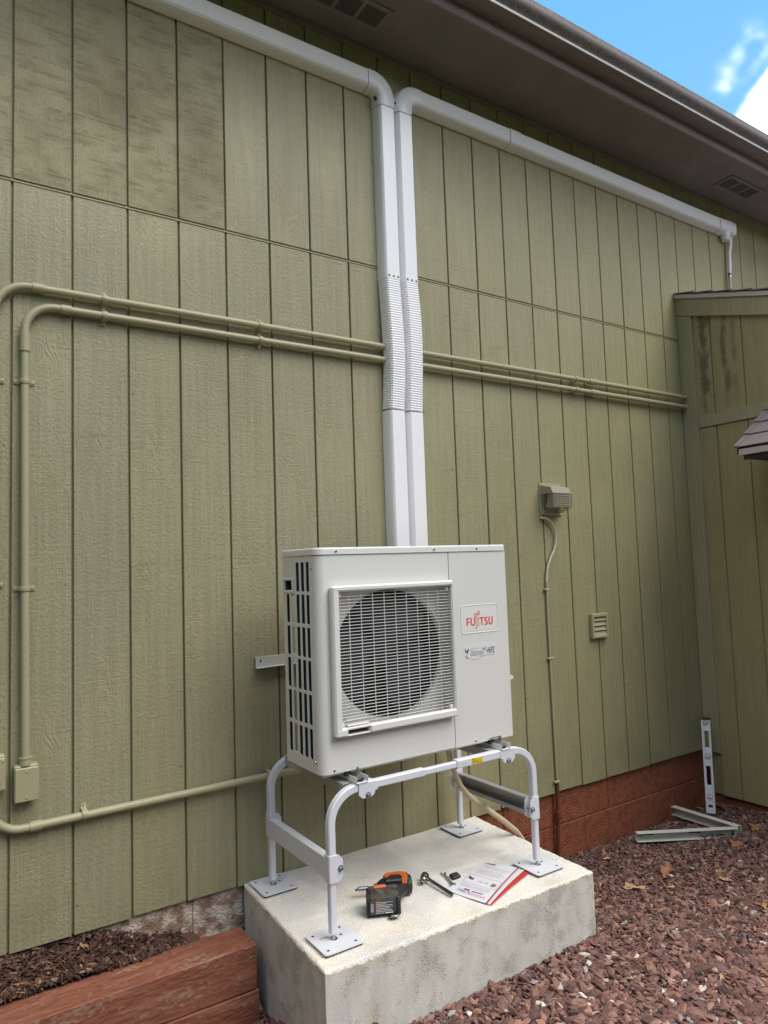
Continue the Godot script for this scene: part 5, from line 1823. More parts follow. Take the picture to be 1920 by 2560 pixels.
func build_stand() -> void:
	var o := thing("equipment_stand", "pale grey tubular steel stand with four square feet carrying the heat pump", "stand", Vector3(1.4, 0.0045, 0.355))
	var YB := 0.4925
	var feet := [[0.9165, 0.6065], [0.9245, 0.1005], [1.8715, 0.6095], [1.8845, 0.1040]]
	for f in 2:
		var L: Array = feet[f]
		var Rr: Array = feet[f + 2]
		var z: float = (L[1] + Rr[1]) / 2
		var xl: float = L[0] - 0.004
		var xr: float = Rr[0] - 0.004
		var RB := 0.108
		var upv := Vector3(0, 0, 1)
		for s in 2:
			var x: float = [xl, xr][s]
			var sg: float = [1.0, -1.0][s]
			var path := [Vector3(x, 0.212, z), Vector3(x, 0.30, z)] + arc(Vector3(x + sg * RB, YB - RB, z), Vector3(-sg, 0, 0), Vector3(0, 1, 0), RB, 0, PI / 2, 14) + [Vector3(x + sg * (RB + 0.04), YB, z)]
			var b := mb()
			b.sweep(path, sq(0.0275, 0.0285), upv)
			var leg := part("leg", b, M.powder, o)
			b = mb()
			b.sweep([Vector3(x, 0.037, z), Vector3(x, 0.215, z)], sq(0.0245, 0.0245), upv)
			part("lower_leg", b, M.powder, leg)
			# clamp sleeve with ears
			b = mb()
			b.sweep([Vector3(x, 0.203, z), Vector3(x, 0.292, z)], sq(0.0335, 0.0345), upv)
			var ez: float = 0.0173 if f == 0 else 0.0173
			b.prism(PackedVector2Array([Vector2(0, 0.203), Vector2(sg * 0.020, 0.203), Vector2(sg * 0.036, 0.219), Vector2(sg * 0.036, 0.274), Vector2(sg * 0.022, 0.2915), Vector2(0, 0.2915)]), Vector3(x, 0, z + ez - 0.0035), Vector3(1, 0, 0), Vector3(0, 1, 0), Vector3(0, 0, 0.0036))
			b.prism(PackedVector2Array([Vector2(0, 0.203), Vector2(sg * 0.020, 0.203), Vector2(sg * 0.036, 0.219), Vector2(sg * 0.036, 0.274), Vector2(sg * 0.022, 0.2915), Vector2(0, 0.2915)]), Vector3(x, 0, z - ez), Vector3(1, 0, 0), Vector3(0, 1, 0), Vector3(0, 0, 0.0036))
			part("leg_sleeve", b, M.powder, o)
			b = mb()
			bolt(b, Vector3(x + sg * 0.0265, 0.2465, z + ez), Vector3(0, 0, 1), 0.0085)
			b.tube([Vector3(x + sg * 0.0265, 0.2465, z - ez - 0.014), Vector3(x + sg * 0.0265, 0.2465, z + ez)], 0.004, 8)
			b.lathe(Vector3(x + sg * 0.0265, 0.2465, z - ez), Vector3(0, 0, -1), [Vector2(0.008, 0), Vector2(0.008, 0.007), Vector2(0, 0.007)], 6)
			part("bolt", b, M.zinc, o)
			# upper corner clamp
			b = mb()
			var cx0: float = x + sg * (RB + 0.0)
			b.sweep([Vector3(cx0, YB, z), Vector3(cx0 + sg * 0.066, YB, z)], sq(0.0345, 0.0345), Vector3(0, 1, 0))
			b.prism(PackedVector2Array([Vector2(0, 0.012), Vector2(0, -0.024), Vector2(sg * 0.016, -0.038), Vector2(sg * 0.055, -0.036), Vector2(sg * 0.066, -0.026), Vector2(sg * 0.066, -0.018), Vector2(sg * 0.078, -0.016), Vector2(sg * 0.078, 0.012)]), Vector3(cx0, YB, z + 0.0140), Vector3(1, 0, 0), Vector3(0, 1, 0), Vector3(0, 0, 0.0034))
			part("corner_clamp", b, M.powder, o)
			b = mb()
			bolt(b, Vector3(cx0 + sg * 0.037, YB - 0.0285, z + 0.0172), Vector3(0, 0, 1), 0.0085)
			part("bolt", b, M.zinc, o)
			# foot
			b = mb()
			var fx: float = feet[f + 2 * s][0]
			var fz: float = feet[f + 2 * s][1]
			var fy := 0.0068
			b.box(Vector3(fx - 0.068, fy, fz - 0.072), Vector3(fx + 0.068, fy + 0.0055, fz + 0.072), 0.0)
			var rub := part("rubber_pad", b, M.rubber, o)
			b = mb()
			var pr := PackedVector2Array()
			for q in [[0.062, 0.066, 0.0], [-0.062, 0.066, PI / 2], [-0.062, -0.066, PI], [0.062, -0.066, PI * 1.5]]:
				for i in 5:
					var a: float = q[2] + PI / 2 * i / 4.0
					pr.append(Vector2(q[0] + cos(a) * 0.011, q[1] + sin(a) * 0.011))
			b.prism(pr, Vector3(fx, fy + 0.0060, fz), Vector3(1, 0, 0), Vector3(0, 0, 1), Vector3(0, 0.0042, 0))
			var fp := part("foot_plate", b, M.powder, o)
			b = mb()
			for q in [[-0.052, -0.055], [0.052, -0.055], [0.052, 0.055], [-0.052, 0.055], [0.032, -0.010]]:
				b.lathe(Vector3(fx + q[0], fy + 0.0103, fz + q[1]), Vector3(0, 1, 0), [Vector2(0.0050, 0), Vector2(0.0050, 0.0003), Vector2(0, 0.0003)], 10)
			b.lathe(Vector3(fx, fy + 0.0103, fz), Vector3(0, 1, 0), [Vector2(0.0125, 0), Vector2(0.0125, 0.0003), Vector2(0, 0.0003)], 14)
			part("holes", b, M.dark, fp)
			b = mb()
			b.lathe(Vector3(fx - 0.002, fy + 0.0104, fz), Vector3(0, 1, 0), [Vector2(0.0095, 0), Vector2(0.0095, 0.006), Vector2(0.0062, 0.0066), Vector2(0.0060, 0.030)], 8)
			part("levelling_bolt", b, M.zinc, o)
			if f == 0 and s == 0:
				b = mb()
				var c := Vector3(fx - 0.006, fy + 0.0106, fz - 0.030)
				var ex := Vector3(0.995, 0, -0.10)
				var ey := Vector3(-0.10, 0, -0.995)
				b.quaduv(c - ex * 0.042 + ey * 0.014, c + ex * 0.042 + ey * 0.014, c + ex * 0.042 - ey * 0.014, c - ex * 0.042 - ey * 0.014, Vector3.UP)
				part("sticker", b, M.sticker, fp)
				b = mb()
				letters(b, "RECTORSEAL", "Droid Sans", c - ex * 0.036 - ey * 0.009 + Vector3(0, 0.0004, 0), ex, ey, 0.030, 0.006, 0, 700)
				part("sticker_print", b, M.black_ink, fp)
				b = mb()
				letters(b, "QUICK-SLING", "Droid Sans", c + ex * 0.004 + ey * 0.001 + Vector3(0, 0.0004, 0), ex, ey, 0.034, 0.007, 0.2)
				part("sticker_print", b, M.red_ink, fp)
		# telescoping cross bar
		var b2 := mb()
		var a0 := xl + RB + 0.060
		var a1 := xr - RB - 0.060
		b2.sweep([Vector3(a0, YB, z), Vector3(1.309, YB, z)], sq(0.0285, 0.0275), Vector3(0, 1, 0))
		part("cross_bar", b2, M.powder, o)
		b2 = mb()
		b2.sweep([Vector3(1.300, YB - 0.001, z), Vector3(1.470, YB - 0.001, z)], sq(0.0225, 0.0225), Vector3(0, 1, 0))
		part("inner_bar", b2, M.powder, o)
		b2 = mb()
		b2.sweep([Vector3(1.4635, YB, z), Vector3(a1 + 0.01, YB, z)], sq(0.0305, 0.0305), Vector3(0, 1, 0))
		var cb := part("cross_bar", b2, M.powder, o)
		if f == 0:
			b2 = mb()
			var zz := z + 0.01555
			b2.quaduv(Vector3(1.5325, 0.5035, zz), Vector3(1.5895, 0.5035, zz), Vector3(1.5895, 0.4815, zz), Vector3(1.5325, 0.4815, zz), Vector3(0, 0, 1))
			part("warning_label", b2, M.yellow, cb)
			b2 = mb()
			letters(b2, "WARNING", "Droid Sans", Vector3(1.5345, 0.4985, zz + 0.0004), Vector3(1, 0, 0), Vector3(0, 1, 0), 0.017, 0.0035, 0, 700)
			for i in 4: b2.box(Vector3(1.5350, 0.4845 + i * 0.0033, zz + 0.0002), Vector3(1.5350 + [0.050, 0.052, 0.034, 0.050][i], 0.4852 + i * 0.0033, zz + 0.0005))
			part("label_print", b2, M.black_ink, cb)
			b2 = mb()
			letters(b2, "Q1320", "Droid Sans", Vector3(1.4890, 0.4875, zz + 0.0003), Vector3(1, 0, 0), Vector3(0, 1, 0), 0.0185, 0.0058)
			part("stamped_number", b2, M.grey_ink, cb)
	# side channels between front and back legs
	for s in 2:
		var x: float = [0.9165, 1.8735][s]
		var b := mb()
		var c := 0.0022
		var z0 := 0.121
		var z1 := 0.5895
		if s == 0:
			b.box(Vector3(x - 0.014, 0.208, z0), Vector3(x - 0.014 + c, 0.276, z1), 0.0006)
			b.box(Vector3(x - 0.0135, 0.2745, z0), Vector3(x + 0.016, 0.2768, z1), 0.0006)
			b.box(Vector3(x - 0.0135, 0.2068, z0), Vector3(x + 0.016, 0.209, z1), 0.0006)
			b.box(Vector3(x + 0.014, 0.260, z0), Vector3(x + 0.0162, 0.2755, z1), 0.0006)
		else:
			b.box(Vector3(x + 0.012, 0.208, z0), Vector3(x + 0.012 + c, 0.276, z1), 0.0006)
			b.box(Vector3(x - 0.016, 0.2745, z0), Vector3(x + 0.0135, 0.2768, z1), 0.0006)
			b.box(Vector3(x - 0.016, 0.2068, z0), Vector3(x + 0.0135, 0.209, z1), 0.0006)
			b.box(Vector3(x - 0.0162, 0.2075, z0), Vector3(x - 0.014, 0.224, z1), 0.0006)
			b.box(Vector3(x - 0.0162, 0.268, z0), Vector3(x - 0.014, 0.2755, z1), 0.0006)
		part("side_channel", b, M.powder if s == 0 else M.channel, o)
	# rails that carry the unit, each an open channel with its bolt
	for x in [1.0115, 1.6870]:
		var b := mb()
		b.box(Vector3(x, 0.5085, 0.086), Vector3(x + 0.048, 0.5110, 0.628), 0.0006)
		b.box(Vector3(x, 0.5100, 0.086), Vector3(x + 0.0022, 0.5300, 0.628), 0.0006)
		b.box(Vector3(x + 0.0458, 0.5100, 0.086), Vector3(x + 0.048, 0.5300, 0.628), 0.0006)
		part("support_rail", b, M.ivory_light, o)
		b = mb()
		b.box(Vector3(x - 0.035, 0.474, 0.122), Vector3(x - 0.0325, 0.507, 0.590), 0.0005)
		b.box(Vector3(x - 0.034, 0.5045, 0.122), Vector3(x + 0.010, 0.507, 0.590), 0.0005)
		b.box(Vector3(x - 0.034, 0.474, 0.122), Vector3(x - 0.012, 0.4765, 0.590), 0.0005)
		part("lower_rail", b, M.channel, o)
		for z in [0.598, 0.27]:
			b = mb()
			b.lathe(Vector3(x + 0.022, 0.511, z), Vector3(0, 1, 0), [Vector2(0.021, 0), Vector2(0.021, 0.005), Vector2(0.016, 0.007), Vector2(0, 0.007)], 18)
			part("rubber_washer", b, M.rubber, o)
			b = mb()
			b.lathe(Vector3(x + 0.022, 0.5180, z), Vector3(0, 1, 0), [Vector2(0.0125, 0), Vector2(0.0125, 0.002), Vector2(0.0090, 0.0022), Vector2(0.0090, 0.009), Vector2(0.0048, 0.0095), Vector2(0.0048, 0.040), Vector2(0, 0.041)], 8)
			part("bolt", b, M.zinc, o)
		# the unit's own mounting foot
		b = mb()
		b.box(Vector3(x - 0.012, 0.5255, 0.545), Vector3(x + 0.010, 0.5430, 0.574), 0.001)
		b.box(Vector3(x - 0.012, 0.5255, 0.300), Vector3(x + 0.058, 0.5320, 0.345), 0.001)
		part("mounting_foot", b, M.dark, o)

func build_hose() -> void:
	var b := mb()
	var k := [Vector3(1.655, 0.545, 0.30), Vector3(1.672, 0.447, 0.30), Vector3(1.688, 0.383, 0.30), Vector3(1.708, 0.335, 0.30), Vector3(1.730, 0.290, 0.30), Vector3(1.757, 0.255, 0.30), Vector3(1.785, 0.227, 0.30), Vector3(1.826, 0.192, 0.30), Vector3(1.871, 0.159, 0.302), Vector3(1.915, 0.126, 0.305), Vector3(1.960, 0.092, 0.305), Vector3(2.005, 0.055, 0.305), Vector3(2.050, 0.015, 0.305), Vector3(2.09, -0.045, 0.305), Vector3(2.12, -0.13, 0.305), Vector3(2.14, -0.30, 0.30)]
	var c := Curve3D.new()
	for i in k.size():
		var t: Vector3 = (k[mini(i + 1, k.size() - 1)] - k[maxi(i - 1, 0)]) / 6.0
		c.add_point(k[i], -t, t)
	var L := c.get_baked_length()
	var n := int(L / 0.0016)
	var path := []
	var sc := []
	for i in n + 1:
		path.append(c.sample_baked(L * i / n, true))
		var q = 1.0 + 0.07 * [0.0, 0.8, 1.0, 0.6][i % 4]
		sc.append(Vector2(q, q))
	var p := PackedVector2Array()
	for i in 18: p.append(Vector2(cos(TAU * i / 18.0), sin(TAU * i / 18.0)) * 0.0115)
	b.sweep(path, p, Vector3(0, 0, 1), false, true, sc)
	single("drain_tube", b, M.hose, "tan corrugated drain tube hanging from the unit past the pad's right edge", "hose", Vector3(1.9, 0.0, 0.3))

# ---------------------------------------------------------------- tools on the pad
func build_tools() -> void:
	var Y := 0.0062
	# impact driver lying on its side, battery towards the viewer
	var uu := Vector3(0.905, 0, 0.425).normalized()
	var ww := Vector3(-0.425, 0, 0.905).normalized()
	var T := Transform3D(Basis(uu, Vector3.UP, ww), Vector3(1.273, Y, 0.457))
	var o := thing("impact_driver", "orange and black cordless impact driver lying on its side with camouflage battery", "power tool", T.origin)
	var hx := Vector3(1, 0, 0)
	var b := mb(); b.t = T
	b.lathe(Vector3(-0.074, 0.036, 0), hx, [Vector2(0.013, 0), Vector2(0.018, 0.004), Vector2(0.026, 0.018), Vector2(0.031, 0.034), Vector2(0.0335, 0.040), Vector2(0.0335, 0.085), Vector2(0.035, 0.090), Vector2(0.036, 0.118), Vector2(0.033, 0.130), Vector2(0.022, 0.134), Vector2(0, 0.134)], 22, true)
	part("head", b, M.black, o)
	b = mb(); b.t = T
	var shell := PackedVector2Array([Vector2(-0.050, -0.006), Vector2(-0.036, -0.030), Vector2(0.020, -0.034), Vector2(0.040, -0.026), Vector2(0.044, 0.012), Vector2(0.036, 0.036), Vector2(0.016, 0.040), Vector2(0.022, 0.010), Vector2(0.012, -0.010), Vector2(-0.020, -0.014), Vector2(-0.040, 0.008)])
	b.prism(shell, Vector3(0, 0.056, 0), Vector3(1, 0, 0), Vector3(0, 0, 1), Vector3(0, 0.0165, 0))
	part("orange_housing", b, M.orange, o)
	b = mb(); b.t = T
	b.box(Vector3(-0.046, 0.055, -0.030), Vector3(0.050, 0.0695, 0.030), 0.005)
	part("grip_panel", b, M.black, o)
	b = mb(); b.t = T
	b.lathe(Vector3(-0.0735, 0.036, 0), -hx, [Vector2(0.013, 0), Vector2(0.013, 0.010), Vector2(0.010, 0.013), Vector2(0.0075, 0.014)], 16, true)
	part("chuck", b, M.chrome, o)
	b = mb(); b.t = T
	b.tube([Vector3(-0.085, 0.036, 0), Vector3(-0.108, 0.035, 0)], 0.0048, 8)
	b.tube([Vector3(-0.147, 0.0335, 0), Vector3(-0.158, 0.033, 0)], 0.0042, 6)
	part("bit", b, M.gunmetal, o)
	b = mb(); b.t = T
	b.lathe(Vector3(-0.107, 0.035, 0), -hx, [Vector2(0.0060, 0), Vector2(0.0085, 0.001), Vector2(0.0085, 0.038), Vector2(0.006, 0.041), Vector2(0, 0.041)], 14)
	part("bit_holder", b, M.chrome, o)
	b = mb(); b.t = T
	var hp := PackedVector2Array()
	for i in 14: hp.append(Vector2(cos(TAU * i / 14.0) * 0.027, sin(TAU * i / 14.0) * 0.022))
	b.sweep([Vector3(0.012, 0.037, 0.018), Vector3(0.010, 0.037, 0.045), Vector3(-0.018, 0.038, 0.068), Vector3(-0.040, 0.038, 0.090)], hp, Vector3(0, 1, 0), true, true, [Vector2(1.25, 1.2), Vector2(1.0, 1), Vector2(1.0, 1), Vector2(1.25, 1.15)])
	part("handle", b, M.black, o)
	b = mb(); b.t = T
	b.box(Vector3(-0.028, 0.030, 0.020), Vector3(-0.010, 0.044, 0.044), 0.005)
	b.box(Vector3(-0.100, 0.060, 0.080), Vector3(-0.050, 0.0815, 0.098), 0.004)
	part("trigger", b, M.orange, o)
	b = mb(); b.t = T
	b.box(Vector3(-0.126, 0.002, 0.078), Vector3(-0.004, 0.080, 0.102), 0.009)
	part("foot", b, M.black, o)
	b = mb(); b.t = T
	b.box(Vector3(-0.130, 0.0, 0.100), Vector3(-0.010, 0.084, 0.164), 0.017)
	part("battery", b, M.camo, o)
	b = mb(); b.t = T
	b.box(Vector3(-0.1315, -0.0005, 0.129), Vector3(-0.122, 0.066, 0.157), 0.003)
	b.box(Vector3(-0.024, 0.004, 0.128), Vector3(-0.0085, 0.070, 0.1655), 0.005)
	b.box(Vector3(-0.022, 0.012, 0.1640), Vector3(-0.012, 0.060, 0.1665), 0.001)
	part("battery_bumper", b, M.black, o)
	b = mb(); b.t = T
	b.box(Vector3(-0.122, 0.014, 0.1635), Vector3(-0.028, 0.063, 0.1655), 0.0008)
	part("battery_label", b, mat(Color(0.035, 0.04, 0.055), 0.4), o)
	b = mb(); b.t = T
	for i in 8:
		b.box(Vector3(-0.100, 0.0185 + i * 0.0051, 0.1652), Vector3(-0.100 + [0.030, 0.062, 0.058, 0.050, 0.062, 0.060, 0.036, 0.062][i], 0.0197 + i * 0.0051, 0.1660))
	for i in 3: b.box(Vector3(-0.117 + i * 0.0035, 0.024, 0.1652), Vector3(-0.1158 + i * 0.0035, 0.054, 0.1660))
	b.box(Vector3(-0.066, 0.0165, 0.1652), Vector3(-0.038, 0.0200, 0.1661))
	part("label_print", b, M.sticker, o)
	b = mb(); b.t = T
	b.box(Vector3(-0.100, 0.0555, 0.1653), Vector3(-0.084, 0.0590, 0.1662))
	b.box(Vector3(-0.100, 0.0395, 0.1653), Vector3(-0.082, 0.0430, 0.1662))
	part("label_heading", b, M.orange, o)
	b = mb(); b.t = T
	b.sweep([Vector3(-0.056, 0.004, 0.170), Vector3(-0.052, 0.010, 0.182), Vector3(-0.038, 0.011, 0.186), Vector3(-0.024, 0.012, 0.184), Vector3(-0.018, 0.015, 0.172)], sq(0.009, 0.004), Vector3(0, 1, 0))
	b.box(Vector3(-0.050, 0.001, 0.162), Vector3(-0.024, 0.012, 0.178), 0.002)
	part("belt_clip", b, M.gunmetal, o)

	# ratchet with a socket
	o = thing("ratchet", "chrome ratchet handle with a socket lying right of the driver", "ratchet", Vector3(1.43, Y, 0.5))
	b = mb()
	var h0 := Vector3(1.4290, Y + 0.016, 0.428)
	var h1 := Vector3(1.4285, Y + 0.0105, 0.605)
	var ax := Vector3(-0.80, -0.10, 0.59).normalized()
	b.lathe(h0 - ax * 0.011, ax, [Vector2(0.0, -0.001), Vector2(0.014, 0.0), Vector2(0.0165, 0.003), Vector2(0.0165, 0.019), Vector2(0.014, 0.022), Vector2(0, 0.023)], 20)
	part("head", b, M.gunmetal, o)
	b = mb()
	var pr := PackedVector2Array()
	for i in 12: pr.append(Vector2(cos(TAU * i / 12.0) * 0.0060, sin(TAU * i / 12.0) * 0.0078))
	b.sweep([h0 + Vector3(0, 0, 0.008), h0.lerp(h1, 0.2), h0.lerp(h1, 0.5), h0.lerp(h1, 0.85), h1 - Vector3(0, 0, 0.004), h1], pr, Vector3(0, 1, 0), true, true, [Vector2(1.3, 1.2), Vector2(0.9, 0.95), Vector2(0.85, 0.9), Vector2(1.05, 1.05), Vector2(1.0, 1.0), Vector2(0.6, 0.6)])
	part("handle", b, M.gunmetal, o)
	b = mb()
	b.lathe(h0 + ax * 0.012, ax, [Vector2(0.0085, 0), Vector2(0.0125, 0.001), Vector2(0.0125, 0.012), Vector2(0.0105, 0.015), Vector2(0.0105, 0.030), Vector2(0.0080, 0.031), Vector2(0.0075, 0.022), Vector2(0, 0.022)], 16)
	part("socket", b, M.chrome, o)
	# open-ended wrench
	o = thing("wrench", "small chrome open-ended wrench beside the black block", "wrench", Vector3(1.507, Y, 0.478))
	var w0 := Vector3(1.5235, Y, 0.424)
	var w1 := Vector3(1.4895, Y, 0.534)
	var dx := (w1 - w0).normalized()
	var dy := Vector3(dx.z, 0, -dx.x)
	var LL := w0.distance_to(w1)
	var wp := PackedVector2Array([Vector2(-0.004, 0.0105), Vector2(0.006, 0.0120), Vector2(0.018, 0.0060), Vector2(0.028, 0.0042), Vector2(LL - 0.028, 0.0042), Vector2(LL - 0.018, 0.0065), Vector2(LL - 0.006, 0.0120), Vector2(LL + 0.004, 0.0100), Vector2(LL + 0.003, 0.0050), Vector2(LL - 0.009, 0.0045), Vector2(LL - 0.010, -0.0040), Vector2(LL + 0.003, -0.0045), Vector2(LL + 0.002, -0.0105), Vector2(LL - 0.008, -0.0115), Vector2(LL - 0.020, -0.0060), Vector2(LL - 0.028, -0.0042), Vector2(0.028, -0.0042), Vector2(0.018, -0.0060), Vector2(0.006, -0.0115), Vector2(-0.004, -0.0100), Vector2(-0.003, -0.0050), Vector2(0.009, -0.0045), Vector2(0.009, 0.0045), Vector2(-0.003, 0.0050)])
	b = mb()
	b.prism(wp, w0 + Vector3(0, 0.0005, 0), dx, dy, Vector3(0, 0.0055, 0))
	part("wrench_body", b, M.chrome, o)
	# black plastic block
	o = thing("plastic_block", "small square black plastic block with a cut corner beside the wrench", "block", Vector3(1.545, Y, 0.475))
	b = mb()
	var tb := Transform3D(Basis(Vector3(0.97, 0, 0.0).normalized(), Vector3.UP, Vector3(-0.2, 0, 0.98).normalized()), Vector3(1.5450, Y - 0.001, 0.4745))
	b.t = tb
	b.box(Vector3(-0.020, 0, -0.018), Vector3(0.020, 0.012, 0.018), 0.0025)
	part("block_body", b, M.black, o)
	b = mb(); b.t = tb
	for i in 2:
		for j in 2: b.box(Vector3(-0.014 + i * 0.016, 0.012, -0.012 + j * 0.014), Vector3(-0.003 + i * 0.016, 0.0128, -0.002 + j * 0.014))
	part("ribs", b, M.grey_plate, o)
	# instruction manual
	o = thing("manual", "white printed instruction sheets with red edge lying on the pad", "manual", Vector3(1.63, Y, 0.58))
	var q := [Vector3(1.737, Y + 0.004, 0.4483), Vector3(1.7905, Y + 0.011, 0.5890), Vector3(1.4935, Y + 0.003, 0.7325), Vector3(1.4450, Y + 0.003, 0.545)]
	var r := [Vector3(1.742, Y + 0.001, 0.462), Vector3(1.8050, Y + 0.005, 0.632), Vector3(1.5010, Y + 0.0012, 0.7395), Vector3(1.4560, Y + 0.0008, 0.548)]
	sheet(o, "back_sheet", r, M.red_sheet, 0.006)
	var r2 := []
	for i in 4: r2.append((q[i] as Vector3).lerp(r[i], 0.45))
	sheet(o, "middle_sheet", r2, M.sticker, 0.005)
	sheet(o, "cover_sheet", q, manual_mat(), 0.004)
	# lettering, upside down as it lies
	var ex: Vector3 = (q[3] - q[2]).normalized() * 1.0
	var top: Vector3 = (q[2] - q[1]).normalized()
	b = mb()
	var e1: Vector3 = (q[3] as Vector3).lerp(q[2], 0.22).lerp((q[0] as Vector3).lerp(q[1], 0.22), 0.075) + Vector3(0, 0.0034, 0)
	letters(b, "QUICK", "Droid Sans", (q[2] as Vector3) + ex * 0.028 - top * 0.038 + Vector3(0, 0.0035, 0), ex, top, 0.062, 0.017, 0.2)
	part("title_print", b, M.red_ink, o)
	b = mb()
	letters(b, "SLING", "Droid Sans", (q[2] as Vector3) + ex * 0.092 - top * 0.038 + Vector3(0, 0.0035, 0), ex, top, 0.060, 0.017, 0.2)
	part("title_print", b, M.blue_ink, o)

func sheet(o: Node3D, called: String, q: Array, m: Material, bend: float) -> void:
	# corners in order: far left, far right, near right, near left; the paper bellies up between its ends
	var b := mb()
	var n := 14
	var g := func(i: int, j: int) -> Vector3:
		var u := i / float(n)
		var v := j / float(n)
		var p: Vector3 = (q[0] as Vector3).lerp(q[1], u).lerp((q[3] as Vector3).lerp(q[2], u), v)
		p.y += bend * sin(PI * v) * (0.35 + 0.65 * u) + 0.0015 * sin(u * 5.0 + v * 3.0)
		return p
	for i in n:
		for j in n:
			var P := [g.call(i, j), g.call(i + 1, j), g.call(i + 1, j + 1), g.call(i, j + 1)]
			var U := [Vector2(i, j) / n, Vector2(i + 1, j) / n, Vector2(i + 1, j + 1) / n, Vector2(i, j + 1) / n]
			var no: Vector3 = ((P[1] - P[0]) as Vector3).cross(P[3] - P[0]).normalized()
			if no.y < 0: no = -no
			b.tri(P[0], P[1], P[2], no, no, no, U[0], U[1], U[2])
			b.tri(P[0], P[2], P[3], no, no, no, U[0], U[2], U[3])
	part(called, b, m, o)

func manual_mat() -> StandardMaterial3D:
	# u: across the page (text runs along it, upside down), v: from the page's far end to its near end
	var W := 256
	var H := 340
	var im := Image.create(W, H, false, Image.FORMAT_RGB8)
	im.fill(Color(0.93, 0.93, 0.96))
	var rg := RandomNumberGenerator.new()
	rg.seed = 3
	var ink := Color(0.45, 0.46, 0.52)
	var row := func(y: int, x0: int, x1: int, c: Color, th: int) -> void:
		var x := x0
		while x < x1:
			var w := rg.randi_range(5, 16)
			im.fill_rect(Rect2i(x, y, mini(w, x1 - x), th), c)
			x += w + 4
	for k in 2: row.call(52 + k * 9, 40, 215, ink, 3)
	for k in 5: row.call(92 + k * 10, 24, 190 + (k % 3) * 14, ink, 3)
	im.fill_rect(Rect2i(20, 20, 62, 9), Color(0.30, 0.30, 0.36))
	im.fill_rect(Rect2i(66, 18, 22, 13), Color(0.75, 0.12, 0.16))
	row.call(74, 60, 200, Color(0.75, 0.35, 0.35), 3)
	for e in [Rect2i(14, 156, 216, 2), Rect2i(14, 232, 216, 2), Rect2i(14, 156, 2, 78), Rect2i(228, 156, 2, 78)]: im.fill_rect(e, Color(0.75, 0.15, 0.2))
	for k in 26: im.fill_rect(Rect2i(24 + k, 176 + k / 2, 3, 16), Color(0.22, 0.22, 0.26))
	im.fill_rect(Rect2i(46, 184, 18, 20), Color(0.45, 0.45, 0.5))
	for k in 30: im.fill_rect(Rect2i(96 + k, 200 - int(10 * sin(k * 0.11)), 2, 10), Color(0.72, 0.73, 0.78))
	for k in 24: im.fill_rect(Rect2i(138 + k, 196 - int(7 * sin(k * 0.13)), 2, 12), Color(0.75, 0.76, 0.80))
	im.fill_rect(Rect2i(184, 188, 30, 26), Color(0.45, 0.22, 0.22))
	for k in 5: im.fill_rect(Rect2i(184 + k * 6, 188, 2, 26), Color(0.75, 0.72, 0.72))
	for k in 3: row.call(246 + k * 10, 30, 210, ink, 3)
	im.fill_rect(Rect2i(120, 282, 70, 8), Color(0.35, 0.35, 0.42))
	im.fill_rect(Rect2i(70, 280, 36, 11), Color(0.72, 0.12, 0.16))
	# the red stripe down one edge
	im.fill_rect(Rect2i(238, 0, 9, H), Color(0.58, 0.06, 0.12))
	im.fill_rect(Rect2i(247, 0, 9, H), Color(0.88, 0.87, 0.90))
	var m := mat(Color(1, 1, 1), 0.35)
	m.albedo_texture = ImageTexture.create_from_image(im)
	m.albedo_color = Color(0.92, 0.92, 0.92)
	return m

# ---------------------------------------------------------------- in the corner
func channel_bar(b: MB, p0: Vector3, p1: Vector3, h: float, depth: float, open_side: float) -> void:
	var d := (p1 - p0).normalized()
	var s := d.cross(Vector3.UP).normalized() * open_side
	var L := p0.distance_to(p1)
	var t := 0.0025
	b.t = Transform3D(Basis(d, Vector3.UP, s), p0)
	b.box(Vector3(0, 0, 0), Vector3(L, h, t), 0.0008)
	b.box(Vector3(0, h - t, t * 0.5), Vector3(L, h + 0.0002, depth), 0.0008)
	b.box(Vector3(0, -0.0002, t * 0.5), Vector3(L, t, depth), 0.0008)
	b.t = Transform3D.IDENTITY

